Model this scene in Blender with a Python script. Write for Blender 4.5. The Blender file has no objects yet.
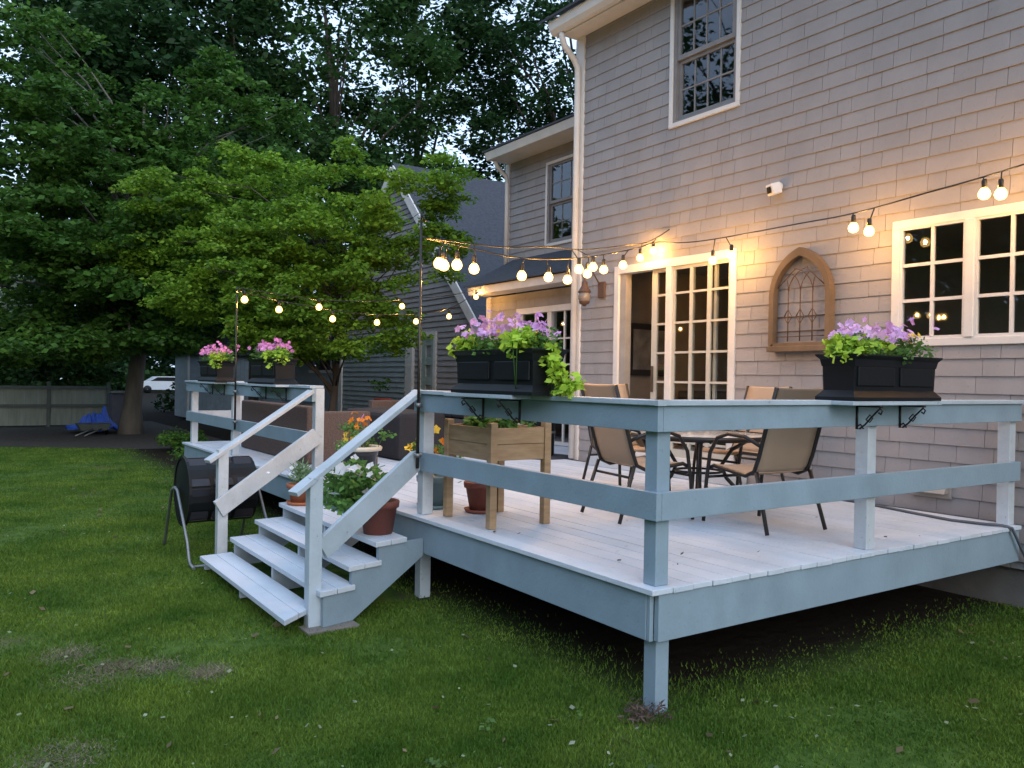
import bpy, bmesh, math, random
import numpy as np
from mathutils import Vector, Matrix
sc = bpy.context.scene
C = sc.collection
R = math.radians
rnd = random.Random(7)
npr = np.random.default_rng(11)

# ------------------------------------------------------------------ camera
cam = bpy.data.cameras.new('camera'); camo = bpy.data.objects.new('camera', cam); C.objects.link(camo)
sc.camera = camo
F_PX = 821.044; YAW, PITCH, ROLL = R(55.95), R(-.2829), R(.958)
Fv = Vector((-math.sin(YAW)*math.cos(PITCH), math.cos(YAW)*math.cos(PITCH), math.sin(PITCH)))
R0 = Fv.cross(Vector((0, 0, 1))).normalized(); U0 = R0.cross(Fv)
Rv = math.cos(ROLL)*R0 + math.sin(ROLL)*U0; Uv = -math.sin(ROLL)*R0 + math.cos(ROLL)*U0
CAM = Vector((2.93979, -2.85623, 1.66167))
camo.matrix_world = Matrix(((Rv.x, Uv.x, -Fv.x, CAM.x), (Rv.y, Uv.y, -Fv.y, CAM.y), (Rv.z, Uv.z, -Fv.z, CAM.z), (0, 0, 0, 1)))
cam.sensor_width = 36; cam.lens = 36*F_PX/1024; cam.clip_end = 500; cam.clip_start = .05

# ------------------------------------------------------------------ light
w = bpy.data.worlds.new('World'); sc.world = w; w.use_nodes = True
wn = w.node_tree.nodes; bg = wn['Background']
sky = wn.new('ShaderNodeTexSky'); sky.sky_type = 'NISHITA'; sky.sun_disc = False
SUN_EL, SUN_AZ = R(28), R(105)          # azimuth from +Y clockwise: towards +X, a little behind the camera
sky.sun_elevation = SUN_EL; sky.sun_rotation = SUN_AZ; sky.dust_density = 2.5; sky.air_density = 1.2; sky.ozone_density = 2.0
# thin overcast: the clear sky veiled by an even pale cloud layer
wm = wn.new('ShaderNodeMixRGB'); wm.inputs[0].default_value = .72; wm.inputs[2].default_value = (5.0, 6.6, 9.0, 1)
w.node_tree.links.new(sky.outputs[0], wm.inputs[1]); w.node_tree.links.new(wm.outputs[0], bg.inputs[0]); bg.inputs[1].default_value = .15
sun = bpy.data.lights.new('sun', 'SUN'); suno = bpy.data.objects.new('sun', sun); C.objects.link(suno)
sun.energy = .5; sun.angle = R(40); sun.color = (1, .97, .93)
sd = Vector((math.sin(SUN_AZ)*math.cos(SUN_EL), math.cos(SUN_AZ)*math.cos(SUN_EL), math.sin(SUN_EL)))
suno.rotation_euler = (-sd).to_track_quat('-Z', 'Y').to_euler()
sc.view_settings.view_transform = 'Standard'; sc.view_settings.look = 'None'
sc.view_settings.exposure = 0.62; sc.view_settings.gamma = 1
sc.render.engine = 'CYCLES'
sc.cycles.use_denoising = True
sc.cycles.max_bounces = 6; sc.cycles.transparent_max_bounces = 12

# ------------------------------------------------------------------ materials
MATS = {}
def mat(name, col, rough=.7, var=.12, scale=6, bump=0., bscale=40, metal=0, spec=.4, coat=0, stretch=(1, 1, 1), col2=None, island=0, trans=0, dirt=0, dscale=2.2):
    if name in MATS: return MATS[name]
    m = bpy.data.materials.new(name); m.use_nodes = True; MATS[name] = m
    t = m.node_tree; n = t.nodes; l = t.links; p = n['Principled BSDF']
    p.inputs['Roughness'].default_value = rough; p.inputs['Metallic'].default_value = metal
    p.inputs['Specular IOR Level'].default_value = spec
    tc = n.new('ShaderNodeTexCoord'); mp = n.new('ShaderNodeMapping'); l.new(tc.outputs['Object'], mp.inputs[0])
    mp.inputs['Scale'].default_value = stretch
    nz = n.new('ShaderNodeTexNoise'); nz.inputs['Scale'].default_value = scale; nz.inputs['Detail'].default_value = 6
    l.new(mp.outputs[0], nz.inputs['Vector'])
    cr = n.new('ShaderNodeValToRGB'); l.new(nz.outputs['Fac'], cr.inputs[0])
    c2 = col2 or tuple(min(1, c*(1+var)) for c in col)
    c1 = tuple(c*(1-var) for c in col) if col2 is None else col
    cr.color_ramp.elements[0].position = .32; cr.color_ramp.elements[1].position = .68
    cr.color_ramp.elements[0].color = (*c1, 1); cr.color_ramp.elements[1].color = (*c2, 1)
    out = cr.outputs[0]
    if island:
        g = n.new('ShaderNodeNewGeometry'); hs = n.new('ShaderNodeHueSaturation')
        mr = n.new('ShaderNodeMapRange'); mr.inputs['To Min'].default_value = 1-island; mr.inputs['To Max'].default_value = 1+island
        l.new(g.outputs['Random Per Island'], mr.inputs[0]); l.new(mr.outputs[0], hs.inputs['Value']); l.new(out, hs.inputs['Color']); out = hs.outputs[0]
    if dirt:
        dn = n.new('ShaderNodeTexNoise'); dn.inputs['Scale'].default_value = dscale; dn.inputs['Detail'].default_value = 10; dn.inputs['Roughness'].default_value = .72
        l.new(tc.outputs['Object'], dn.inputs['Vector']); dr_ = n.new('ShaderNodeMapRange'); dr_.inputs['From Min'].default_value = .47; dr_.inputs['From Max'].default_value = .72; dr_.inputs['To Max'].default_value = dirt
        l.new(dn.outputs[0], dr_.inputs[0]); dm_ = n.new('ShaderNodeMixRGB'); l.new(dr_.outputs[0], dm_.inputs[0]); l.new(out, dm_.inputs[1]); dm_.inputs[2].default_value = (col[0]*.42, col[1]*.40, col[2]*.34, 1); out = dm_.outputs[0]
        sp_ = n.new('ShaderNodeTexNoise'); sp_.inputs['Scale'].default_value = 38; sp_.inputs['Detail'].default_value = 3; l.new(tc.outputs['Object'], sp_.inputs['Vector'])
        s2_ = n.new('ShaderNodeMapRange'); s2_.inputs['From Min'].default_value = .66; s2_.inputs['From Max'].default_value = .74; s2_.inputs['To Max'].default_value = dirt; l.new(sp_.outputs[0], s2_.inputs[0])
        d2_ = n.new('ShaderNodeMixRGB'); l.new(s2_.outputs[0], d2_.inputs[0]); l.new(out, d2_.inputs[1]); d2_.inputs[2].default_value = (.07, .06, .045, 1); out = d2_.outputs[0]
    l.new(out, p.inputs['Base Color'])
    if bump:
        nb = n.new('ShaderNodeTexNoise'); nb.inputs['Scale'].default_value = bscale; nb.inputs['Detail'].default_value = 5
        l.new(mp.outputs[0], nb.inputs['Vector'])
        b = n.new('ShaderNodeBump'); b.inputs['Strength'].default_value = bump; b.inputs['Distance'].default_value = .01
        l.new(nb.outputs['Fac'], b.inputs['Height']); l.new(b.outputs[0], p.inputs['Normal'])
    if trans:
        tl = n.new('ShaderNodeBsdfTranslucent'); l.new(out, tl.inputs[0]); mx = n.new('ShaderNodeMixShader'); mx.inputs[0].default_value = trans
        l.new(p.outputs[0], mx.inputs[1]); l.new(tl.outputs[0], mx.inputs[2]); l.new(mx.outputs[0], n['Material Output'].inputs[0])
    return m
def glassmat():
    m = bpy.data.materials.new('window_glass'); m.use_nodes = True; t = m.node_tree; n = t.nodes; l = t.links
    n.remove(n['Principled BSDF'])
    tr = n.new('ShaderNodeBsdfTransparent'); tr.inputs[0].default_value = (.84, .86, .85, 1)
    gl = n.new('ShaderNodeBsdfGlossy'); gl.inputs['Roughness'].default_value = .015; gl.inputs[0].default_value = (.9, .93, 1, 1)
    fr = n.new('ShaderNodeFresnel'); fr.inputs[0].default_value = 1.75
    nz = n.new('ShaderNodeTexNoise'); nz.inputs['Scale'].default_value = 1.3; bp = n.new('ShaderNodeBump'); bp.inputs['Strength'].default_value = .006
    l.new(nz.outputs[0], bp.inputs['Height']); l.new(bp.outputs[0], gl.inputs['Normal'])
    ge = n.new('ShaderNodeNewGeometry'); om = n.new('ShaderNodeMath'); om.operation = 'SUBTRACT'; om.inputs[0].default_value = 1; l.new(ge.outputs['Backfacing'], om.inputs[1])
    mu = n.new('ShaderNodeMath'); mu.operation = 'MULTIPLY'; l.new(fr.outputs[0], mu.inputs[0]); l.new(om.outputs[0], mu.inputs[1])
    mx = n.new('ShaderNodeMixShader'); l.new(mu.outputs[0], mx.inputs[0]); l.new(tr.outputs[0], mx.inputs[1]); l.new(gl.outputs[0], mx.inputs[2])
    l.new(mx.outputs[0], n['Material Output'].inputs[0]); return m
def emit(name, col, s):
    m = bpy.data.materials.new(name); m.use_nodes = True; p = m.node_tree.nodes['Principled BSDF']
    p.inputs['Emission Color'].default_value = (*col, 1); p.inputs['Emission Strength'].default_value = s
    p.inputs['Base Color'].default_value = (*col, 1); return m
GLASS = glassmat()
CORE = emit('bulb_filament', (1, .52, .14), 720)
def bulbglass():
    m = bpy.data.materials.new('bulb_glass'); m.use_nodes = True; n = m.node_tree.nodes; l = m.node_tree.links; n.remove(n['Principled BSDF'])
    t = n.new('ShaderNodeBsdfTransparent'); t.inputs[0].default_value = (1, .93, .8, 1); e = n.new('ShaderNodeEmission'); e.inputs[0].default_value = (1, .58, .16, 1); e.inputs[1].default_value = 2.2
    a = n.new('ShaderNodeAddShader'); l.new(t.outputs[0], a.inputs[0]); l.new(e.outputs[0], a.inputs[1]); l.new(a.outputs[0], n['Material Output'].inputs[0]); return m
BULB = bulbglass()
M_SH = mat('shingle_paint', (.282, .268, .272), .75, .05, 3, .25, 60, island=.045, stretch=(1, 1, .3), dirt=.22, dscale=1.2)
M_SH2 = mat('shingle_paint_unlit', (.27, .32, .34), .75, .05, 3, .25, 60, island=.045)  # bluer copy of the wall shingles; the cool unlit tone is put into the colour
M_TRIM = mat('white_trim', (.64, .62, .60), .5, .05, 4, .08, 80, dirt=.2)
M_DECK = mat('deck_floor_paint', (.46, .53, .61), .6, .07, 3, .3, 60, stretch=(.2, 1, 1), col2=(.58, .62, .68), island=.035, dirt=.25, dscale=1.6)
M_BLUE = mat('blue_grey_paint', (.235, .315, .378), .5, .07, 4, .2, 50, stretch=(1, 1, 1), dirt=.22, dscale=1.7)
M_PALE = mat('pale_grey_paint', (.40, .47, .53), .5, .06, 5, .2, 50, dirt=.35)
M_PALE2 = mat('light_rail_paint', (.48, .52, .56), .5, .07, 5, .2, 50, dirt=.35)
M_MUNT = mat('muntin_cream', (.46, .45, .40), .55, .05)
M_DARKIN = mat('dark_interior', (.10, .08, .06), .9)
M_SASH = mat('grey_brown_sash', (.20, .19, .19), .5)
M_ROOF = mat('asphalt_shingle', (.045, .05, .062), .95, .2, 14, .5, 60, island=.12)
M_BLACK = mat('black_plastic', (.006, .007, .009), .5, .1, 9, .05, spec=.25)
M_IRON = mat('black_iron', (.012, .012, .013), .45, .1, 20, .1)
M_FRAME = mat('bronze_black_tube', (.03, .026, .024), .35, .1, 20, metal=.3)
M_SLING = mat('tan_sling_fabric', (.40, .29, .20), .8, .05, 3, .1, 300)
M_CEDAR = mat('cedar_wood', (.30, .19, .10), .65, .2, 5, .2, 30, stretch=(1, 1, 6), col2=(.42, .28, .155), island=.12)
M_WICK = mat('brown_wicker', (.10, .068, .058), .7, .2, 40, .8, 90)
M_CUSH = mat('black_cushion', (.018, .018, .022), .85, .15, 6, .3, 60)
M_TERR = mat('terracotta', (.36, .13, .065), .8, .12, 6, .2, 40)
M_TERR2 = mat('dark_terracotta', (.19, .06, .045), .6, .12, 6, .2, 40)
M_CREAM = mat('cream_glaze', (.55, .52, .44), .4)
M_BLUEPOT = mat('blue_grey_glaze', (.14, .22, .25), .3, .15)
M_DPOT = mat('dark_glaze', (.03, .035, .04), .35)
M_SOIL = mat('soil', (.03, .02, .013), .95, .3, 20, .8, 50)
M_ARCH = mat('rustic_wood', (.115, .075, .045), .7, .2, 5, .3, 50, stretch=(1, 1, .3), col2=(.175, .115, .068))
M_RUST = mat('brown_iron', (.10, .055, .035), .6)
M_STEEL = mat('galvanised_steel', (.25, .26, .27), .5, .08, metal=.8)
M_POLE = mat('dark_metal_pole', (.05, .045, .04), .3, metal=.7)
M_TRUNK = mat('bark', (.07, .055, .045), .95, .3, 4, .9, 18, stretch=(1, 1, .25))
M_BARKL = mat('grey_bark', (.12, .11, .095), .95, .3, 4, .9, 18, stretch=(1, 1, .25))
def leafm(name, c, c2, isl=.45, tr=.38): return mat(name, c, .6, .1, .5, island=isl, trans=tr, col2=c2, spec=.25)
L_DARK = leafm('dark_leaf', (.028, .075, .018), (.05, .115, .026))
L_DARK2 = leafm('deep_leaf', (.02, .058, .018), (.035, .085, .025))
L_MID = leafm('mid_leaf', (.04, .11, .016), (.075, .165, .025))
L_BRIGHT = leafm('bright_leaf', (.095, .20, .018), (.19, .33, .03))
L_LIME = leafm('lime_leaf', (.36, .55, .05), (.48, .66, .08), .25)
L_GREEN = leafm('plant_leaf', (.08, .19, .045), (.13, .27, .06), .3)
L_SAGE = leafm('sage_leaf', (.14, .25, .12), (.22, .33, .18), .25)
L_WHITE = leafm('white_bloom', (.5, .6, .48), (.65, .7, .6), .15)
P_PURP = leafm('purple_petal', (.60, .30, .66), (.80, .52, .80), .25, .3)
P_PINK = leafm('pink_petal', (.68, .20, .52), (.85, .40, .68), .2, .3)
P_ORNG = leafm('orange_petal', (.70, .20, .03), (.85, .33, .03), .25, .3)
P_YELL = leafm('yellow_petal', (.80, .55, .05), (.85, .65, .10), .2, .3)
P_WHT = leafm('white_petal', (.78, .80, .85), (.86, .86, .9), .08, .3)

# ------------------------------------------------------------------ helpers
def wloc(o):
    v = Vector((0, 0, 0))
    while o is not None: v += o.location; o = o.parent
    return v
def tag(o, label=None, cat=None, group=None, kind=None):
    if label: o['label'] = label
    if cat: o['category'] = cat
    if group: o['group'] = group
    if kind: o['kind'] = kind
    return o
def thing(name, label, cat, loc=(0, 0, 0), group=None):
    o = bpy.data.objects.new(name, None); C.objects.link(o); o.location = loc; o.empty_display_size = .1
    return tag(o, label, cat, group)
class MB:
    def __init__(s): s.v = []; s.f = []; s.sm = []
    def face(s, pts, smooth=False):
        i = len(s.v); s.v += [tuple(p) for p in pts]; s.f.append(tuple(range(i, i+len(pts)))); s.sm.append(smooth); return s
    def box(s, x0, x1, y0, y1, z0, z1):
        return s.hexa([(x0, y0, z0), (x1, y0, z0), (x1, y1, z0), (x0, y1, z0), (x0, y0, z1), (x1, y0, z1), (x1, y1, z1), (x0, y1, z1)])
    def hexa(s, p):
        i = len(s.v); s.v += [tuple(q) for q in p]
        for f in ((0, 3, 2, 1), (4, 5, 6, 7), (0, 1, 5, 4), (1, 2, 6, 5), (2, 3, 7, 6), (3, 0, 4, 7)): s.f.append(tuple(i+k for k in f)); s.sm.append(False)
        return s
    def bar(s, a, b, wd, ht, up=(0, 0, 1)):
        a = Vector(a); b = Vector(b); d = (b-a).normalized(); side = d.cross(Vector(up)).normalized(); u = side.cross(d)
        P = []
        for q in (-ht/2, ht/2):
            for (e, k) in ((a, -1), (a, 1), (b, 1), (b, -1)): P.append(e+side*(wd/2*k)+u*q)
        return s.hexa(P)
    def tube(s, pts, r, seg=8, caps=True):
        pts = [Vector(p) for p in pts]; n = len(pts)
        rs = r if isinstance(r, (list, tuple)) else [r]*n
        base = len(s.v); prev = None
        for i, p in enumerate(pts):
            d = (pts[min(i+1, n-1)]-pts[max(i-1, 0)]).normalized()
            if prev is None: a = d.orthogonal().normalized()
            else: a = (prev - d*prev.dot(d)).normalized() if (prev - d*prev.dot(d)).length > 1e-4 else d.orthogonal().normalized()
            prev = a; b = d.cross(a)
            for k in range(seg):
                t = 2*math.pi*k/seg; s.v.append(tuple(p+(a*math.cos(t)+b*math.sin(t))*rs[i]))
        for i in range(n-1):
            for k in range(seg):
                k2 = (k+1) % seg
                s.f.append((base+i*seg+k, base+i*seg+k2, base+(i+1)*seg+k2, base+(i+1)*seg+k)); s.sm.append(True)
        if caps:
            s.f.append(tuple(base+k for k in reversed(range(seg)))); s.sm.append(False)
            s.f.append(tuple(base+(n-1)*seg+k for k in range(seg))); s.sm.append(False)
        return s
    def lathe(s, prof, c=(0, 0, 0), seg=24, smooth=True):
        base = len(s.v)
        for (r, z) in prof:
            for k in range(seg):
                t = 2*math.pi*k/seg; s.v.append((c[0]+r*math.cos(t), c[1]+r*math.sin(t), c[2]+z))
        for i in range(len(prof)-1):
            for k in range(seg):
                k2 = (k+1) % seg
                s.f.append((base+i*seg+k, base+i*seg+k2, base+(i+1)*seg+k2, base+(i+1)*seg+k)); s.sm.append(smooth)
        return s
    def build(s, name, m, parent=None, bevel=0, label=None, raw=False):
        me = bpy.data.meshes.new(name); off = wloc(parent) if parent and not raw else Vector((0, 0, 0))
        me.from_pydata([(v[0]-off.x, v[1]-off.y, v[2]-off.z) for v in s.v], [], s.f)
        me.polygons.foreach_set('use_smooth', s.sm); me.materials.append(m); me.update()
        o = bpy.data.objects.new(name, me); C.objects.link(o)
        if parent: o.parent = parent
        if bevel:
            md = o.modifiers.new('bevel', 'BEVEL'); md.width = bevel; md.segments = 2; md.limit_method = 'ANGLE'; md.angle_limit = R(40)
        if label: o['label'] = label
        return o
def npmesh(name, V, nper, m, parent=None, smooth=False):
    """V: (N, nper, 3) array of separate faces"""
    N = V.shape[0]; me = bpy.data.meshes.new(name)
    off = wloc(parent) if parent else Vector((0, 0, 0))
    co = (V.reshape(-1, 3)-np.array(off)).astype(np.float32)
    me.vertices.add(N*nper); me.vertices.foreach_set('co', co.ravel())
    me.loops.add(N*nper); me.loops.foreach_set('vertex_index', np.arange(N*nper, dtype=np.int32))
    me.polygons.add(N); me.polygons.foreach_set('loop_start', np.arange(0, N*nper, nper, dtype=np.int32))
    me.polygons.foreach_set('loop_total', np.full(N, nper, dtype=np.int32))
    me.materials.append(m); me.update(); me.validate()
    o = bpy.data.objects.new(name, me); C.objects.link(o)
    if parent: o.parent = parent
    return o
def leaves(P, size, flat=.6, narrow=.55, rng=npr, droop=.25):
    """diamond leaf faces at positions P (N,3)"""
    N = len(P); az = rng.uniform(0, 2*np.pi, N); 
    d = np.stack([np.cos(az), np.sin(az), rng.normal(-droop, .35, N)], 1); d /= np.linalg.norm(d, axis=1)[:, None]
    nrm = rng.normal(0, 1, (N, 3))*(1-flat); nrm[:, 2] += flat*np.sign(rng.uniform(-.15, 1, N)); 
    s = np.cross(d, nrm); s /= (np.linalg.norm(s, axis=1)[:, None]+1e-6)
    L = (size*rng.uniform(.45, 1.5, N))[:, None]
    a = P; b = P+d*L*.45+s*L*narrow*.5; c = P+d*L; e = P+d*L*.45-s*L*narrow*.5
    return np.stack([a, b, c, e], 1)
def clumpcloud(centres, radii, per, rng=npr, flat=.45, edge=.5):
    """points in flattened clumps round centres"""
    out = []
    for c, r in zip(centres, radii):
        n = int(per*(r*r)); u = rng.normal(0, 1, (n, 3)); u /= np.linalg.norm(u, axis=1)[:, None]
        rr = r*rng.uniform(0, 1, n)**edge
        p = u*rr[:, None]; p[:, 2] *= flat; p[:, 2] -= .25*(np.hypot(p[:, 0], p[:, 1])**2)/max(r, .01)
        out.append(np.array(c)+p)
    return np.concatenate(out)
def blobs(lobes, n, rng=npr, shell=.75):
    """clump centres inside ellipsoid lobes [(cx,cy,cz,rx,ry,rz)], biased to the surface"""
    vol = np.array([l[3]*l[4]*l[5] for l in lobes])**.75; k = rng.choice(len(lobes), n, p=vol/vol.sum()); out = []
    for i in k:
        l = lobes[i]; u = rng.normal(0, 1, 3); u /= np.linalg.norm(u); rr = rng.uniform(0, 1)**(1-shell)
        out.append((l[0]+u[0]*l[3]*rr, l[1]+u[1]*l[4]*rr, l[2]+u[2]*l[5]*rr))
    return out
def tree(name, label, base, height, trunk_r, lobes, nclump, clump_r, per, leaf, lm, bark=None, flat=.4, lean=(0, 0), group=None, nlimb=14, split=.3, cat='tree', seed=1, extra=None, narrow=.6):
    rng = np.random.default_rng(seed); rd = random.Random(seed)
    t = thing(name, label, cat, base, group); bx, by, bz = base
    cs = blobs(lobes, nclump, rng); rs = [clump_r*rng.uniform(.55, 1.3) for _ in cs]
    mb = MB(); top = Vector((bx+lean[0], by+lean[1], bz+height*.86)); b = Vector(base)
    N = 12; ax = []
    for i in range(N+1):
        k = i/N; p = b.lerp(top, k)+Vector((math.sin(k*5+seed)*.16, math.cos(k*4+seed)*.16, 0))*min(1, k*3)*height/12; ax.append(p)
    rr = [trunk_r*(1.35 if i == 0 else 1)*(1-.88*(i/N)**.85) for i in range(N+1)]
    ax[0] = ax[0]-Vector((0, 0, .15))
    mb.tube(ax, rr, 12)
    for j in rng.choice(len(cs), min(nlimb*4, len(cs)), replace=False):
        c = Vector(cs[j]); k = max(split, min(.93, (c.z-bz)/height*.78-rd.uniform(0, .12)))
        s = b.lerp(top, k); i = min(N-1, int(k*N)); s = ax[i].lerp(ax[i+1], k*N-i); r0 = rr[i]*rd.uniform(.3, .5)
        mid = s.lerp(c, .5)+Vector((rd.uniform(-.3, .3), rd.uniform(-.3, .3), (c-s).length*.12))
        pts = [s, s.lerp(mid, .5)+Vector((0, 0, .05)), mid, mid.lerp(c, .5)+Vector((rd.uniform(-.2, .2), rd.uniform(-.2, .2), 0)), c]
        mb.tube(pts, [r0, r0*.8, r0*.55, r0*.35, .012], 6)
    mb.build('trunk', bark or M_TRUNK, t)
    P = clumpcloud(cs, rs, per, rng, flat)
    npmesh('crown', leaves(P, leaf, .55, narrow, rng), 4, lm, t)
    if extra:
        for nm, lo, ncl, cr, pr, lf, m2 in extra:
            c2 = blobs(lo, ncl, rng); P = clumpcloud(c2, [cr*rng.uniform(.6, 1.2) for _ in c2], pr, rng, flat)
            npmesh(nm, leaves(P, lf, .55, narrow, rng), 4, m2, t)
    return t

# ------------------------------------------------------------------ ground
def ground():
    m = bpy.data.materials.new('lawn_soil'); m.use_nodes = True; t = m.node_tree; n = t.nodes; l = t.links; p = n['Principled BSDF']; p.inputs['Roughness'].default_value = .95
    p.inputs['Specular IOR Level'].default_value = .1
    tc = n.new('ShaderNodeTexCoord')
    a = n.new('ShaderNodeTexNoise'); a.inputs['Scale'].default_value = 9; a.inputs['Detail'].default_value = 8; l.new(tc.outputs['Object'], a.inputs['Vector'])
    r1 = n.new('ShaderNodeValToRGB'); l.new(a.outputs[0], r1.inputs[0]); e = r1.color_ramp.elements
    e[0].position = .35; e[0].color = (.035, .075, .012, 1); e[1].position = .7; e[1].color = (.085, .14, .03, 1)
    b = n.new('ShaderNodeTexNoise'); b.inputs['Scale'].default_value = .9; b.inputs['Detail'].default_value = 5; l.new(tc.outputs['Object'], b.inputs['Vector'])
    r2 = n.new('ShaderNodeValToRGB'); l.new(b.outputs[0], r2.inputs[0]); e = r2.color_ramp.elements
    e[0].position = .60; e[0].color = (0, 0, 0, 1); e[1].position = .72; e[1].color = (1, 1, 1, 1)
    mx = n.new('ShaderNodeMixRGB'); l.new(r2.outputs[0], mx.inputs[0]); l.new(r1.outputs[0], mx.inputs[1]); mx.inputs[2].default_value = (.10, .085, .05, 1)
    # bare earth under the deck, its colour darkened to carry the deck's shade
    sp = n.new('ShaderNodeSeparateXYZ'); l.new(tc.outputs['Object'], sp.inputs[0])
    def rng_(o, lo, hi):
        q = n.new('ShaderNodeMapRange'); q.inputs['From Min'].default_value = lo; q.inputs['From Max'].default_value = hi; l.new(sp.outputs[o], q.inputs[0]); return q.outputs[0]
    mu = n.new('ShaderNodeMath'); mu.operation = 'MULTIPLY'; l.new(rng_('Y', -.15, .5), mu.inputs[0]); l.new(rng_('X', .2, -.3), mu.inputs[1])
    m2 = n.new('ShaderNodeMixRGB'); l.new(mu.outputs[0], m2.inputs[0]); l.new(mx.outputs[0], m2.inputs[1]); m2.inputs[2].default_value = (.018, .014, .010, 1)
    l.new(m2.outputs[0], p.inputs['Base Color'])
    bm = n.new('ShaderNodeBump'); bm.inputs['Strength'].default_value = .8; bm.inputs['Distance'].default_value = .03; l.new(a.outputs[0], bm.inputs['Height']); l.new(bm.outputs[0], p.inputs['Normal'])
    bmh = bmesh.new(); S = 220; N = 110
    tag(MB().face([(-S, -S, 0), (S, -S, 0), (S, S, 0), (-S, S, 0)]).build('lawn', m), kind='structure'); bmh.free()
    # mulch bed by the fence: slightly raised sheet with an uneven edge
    mb = MB(); ed = []
    for i in range(41):
        y = -14+i*.42; x = -18.2+(y+2.0)*.55 if y > -2 else -18.2-(y+2)*.02
        ed.append((x+math.sin(i*1.7)*.12+math.sin(i*.6)*.15, y))
    for (a_, b_) in zip(ed[:-1], ed[1:]): mb.face([(a_[0], a_[1], .006), (b_[0], b_[1], .006), (-28, b_[1], .006), (-28, a_[1], .006)])
    tag(mb.build('mulch_bed', mat('mulch', (.03, .027, .026), .95, .4, 12, .9, 30, col2=(.06, .055, .05))), kind='structure')
ground()
def in_view(P, marg=60):
    q = P-np.array(CAM); z = q@np.array(Fv); x = 512+F_PX*(q@np.array(Rv))/z; y = 384-F_PX*(q@np.array(Uv))/z
    return (z > .5) & (x > -marg) & (x < 1024+marg) & (y < 768+marg)
def noise2(x, y, f, seed=0):
    return (np.sin(x*f+seed)*np.cos(y*f*1.3+seed*2)+np.sin((x+y)*f*.7+seed*3)+np.cos((x-y*.6)*f*1.9+seed)*.6)/2.6
def grass():
    N = 1300000; d = 3.2*(22/3.2)**(npr.uniform(0, 1, N)**.9); a = YAW+npr.uniform(R(-38), R(38), N)
    x = CAM.x-np.sin(a)*d; y = CAM.y+np.cos(a)*d
    dens = np.clip(.75+.6*noise2(x, y, 1.7, 1)+.5*noise2(x, y, 5.1, 4), .12, 1)
    bare = 0
    for bx_, by_, br in ((-2.5, -2.3, .20), (-2.0, -2.25, .24), (-2.15, -2.1, .12), (-2.02, -1.9, .15), (-1.78, -1.68, .13), (-1.04, -2.47, .22), (-2.3, -1.72, .12), (1.1, -.7, .2), (1.9, .4, .2)):
        bare = bare+np.exp(-(((x-bx_)**2+(y-by_)**2)/(br*(1+.3*np.sin(x*23)*np.cos(y*19)))**2))
    dens *= 1-np.clip(bare*1.0, 0, .80)
    und = np.minimum(np.clip((.25-x)/.9, 0, 1)*1.0, np.clip((y+.35)/1.1, 0, 1)); dens = dens*(1-und)**2.6
    bed = (x < -18.2+(np.maximum(y, -2)+2)*.55)
    st = (x > -4.5) & (x < -2.6) & (y > -.9) & (y < 0)
    keep = (npr.uniform(0, 1, N) < dens) & ~bed & ~st; x, y, d = x[keep], y[keep], d[keep]; N = len(x)
    h = (.010+.017*npr.uniform(0, 1, N))*(1+.35*noise2(x, y, 2.3, 9)); wd = .0018+.0005*d
    az = npr.uniform(0, 2*np.pi, N); bend = npr.uniform(.1, .9, N)*h
    s = np.stack([np.cos(az), np.sin(az), np.zeros(N)], 1)*wd[:, None]; az2 = npr.uniform(0, 2*np.pi, N)
    P = np.stack([x, y, np.zeros(N)], 1); T = P+np.stack([np.cos(az2)*bend, np.sin(az2)*bend, h], 1)
    m = mat('grass_blade', (.05, .118, .014), .6, .1, 1.6, island=.35, trans=.3, col2=(.145, .225, .032), spec=.2)
    B_ = [(-2.5, -2.3, .20), (-2.0, -2.25, .24), (-2.15, -2.1, .12), (-2.02, -1.9, .15), (-1.78, -1.68, .13), (-1.04, -2.47, .22), (1.1, -.7, .2), (1.9, .4, .2)]
    Q = np.concatenate([np.stack([npr.normal(bx_, br*.5, 900), npr.normal(by_, br*.5, 900), np.full(900, .004)], 1) for bx_, by_, br in B_])
    q1 = npr.uniform(0, 2*np.pi, len(Q)); L1 = npr.uniform(.012, .04, len(Q)); D1 = np.stack([np.cos(q1), np.sin(q1), npr.uniform(.05, .5, len(Q))], 1)*L1[:, None]; S1 = np.stack([-np.sin(q1), np.cos(q1), 0*q1], 1)*.0022
    tag(npmesh('dry_grass', np.stack([Q-S1, Q+S1, Q+D1], 1), 3, mat('straw_blade', (.10, .085, .045), .8, .1, 4, island=.4, col2=(.19, .165, .10))), 'worn straw coloured patches of dead grass in the lawn', 'grass', kind='stuff')
    tag(npmesh('grass', np.stack([P-s, P+s, T], 1), 3, m), 'short green lawn grass with worn patches', 'grass', kind='stuff')
    # clover blooms / petals and a few dead leaves in the lawn
    N = 380; d = 3.4*(14/3.4)**npr.uniform(0, 1, N); a = YAW+npr.uniform(R(-36), R(36), N); x = CAM.x-np.sin(a)*d; y = CAM.y+np.cos(a)*d
    k = ~((x < .1) & (y > -.1)); x, y = x[k], y[k]; P = np.stack([x, y, npr.uniform(.02, .045, len(x))], 1)
    tag(npmesh('fallen_petals', leaves(P, .026, .8, .8), 4, leafm('petal_white', (.22, .28, .15), (.42, .45, .33), .2)), 'pale fallen petals and clover specks scattered over the lawn', 'petals', kind='stuff')
    N = 160; x = CAM.x-np.sin(a[:N])*d[:N]*1.02+npr.normal(0, .3, N); y = CAM.y+np.cos(a[:N])*d[:N]+npr.normal(0, .3, N); k = ~((x < 0) & (y > -.1))
    P = np.stack([x[k], y[k], np.full(k.sum(), .03)], 1)
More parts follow.
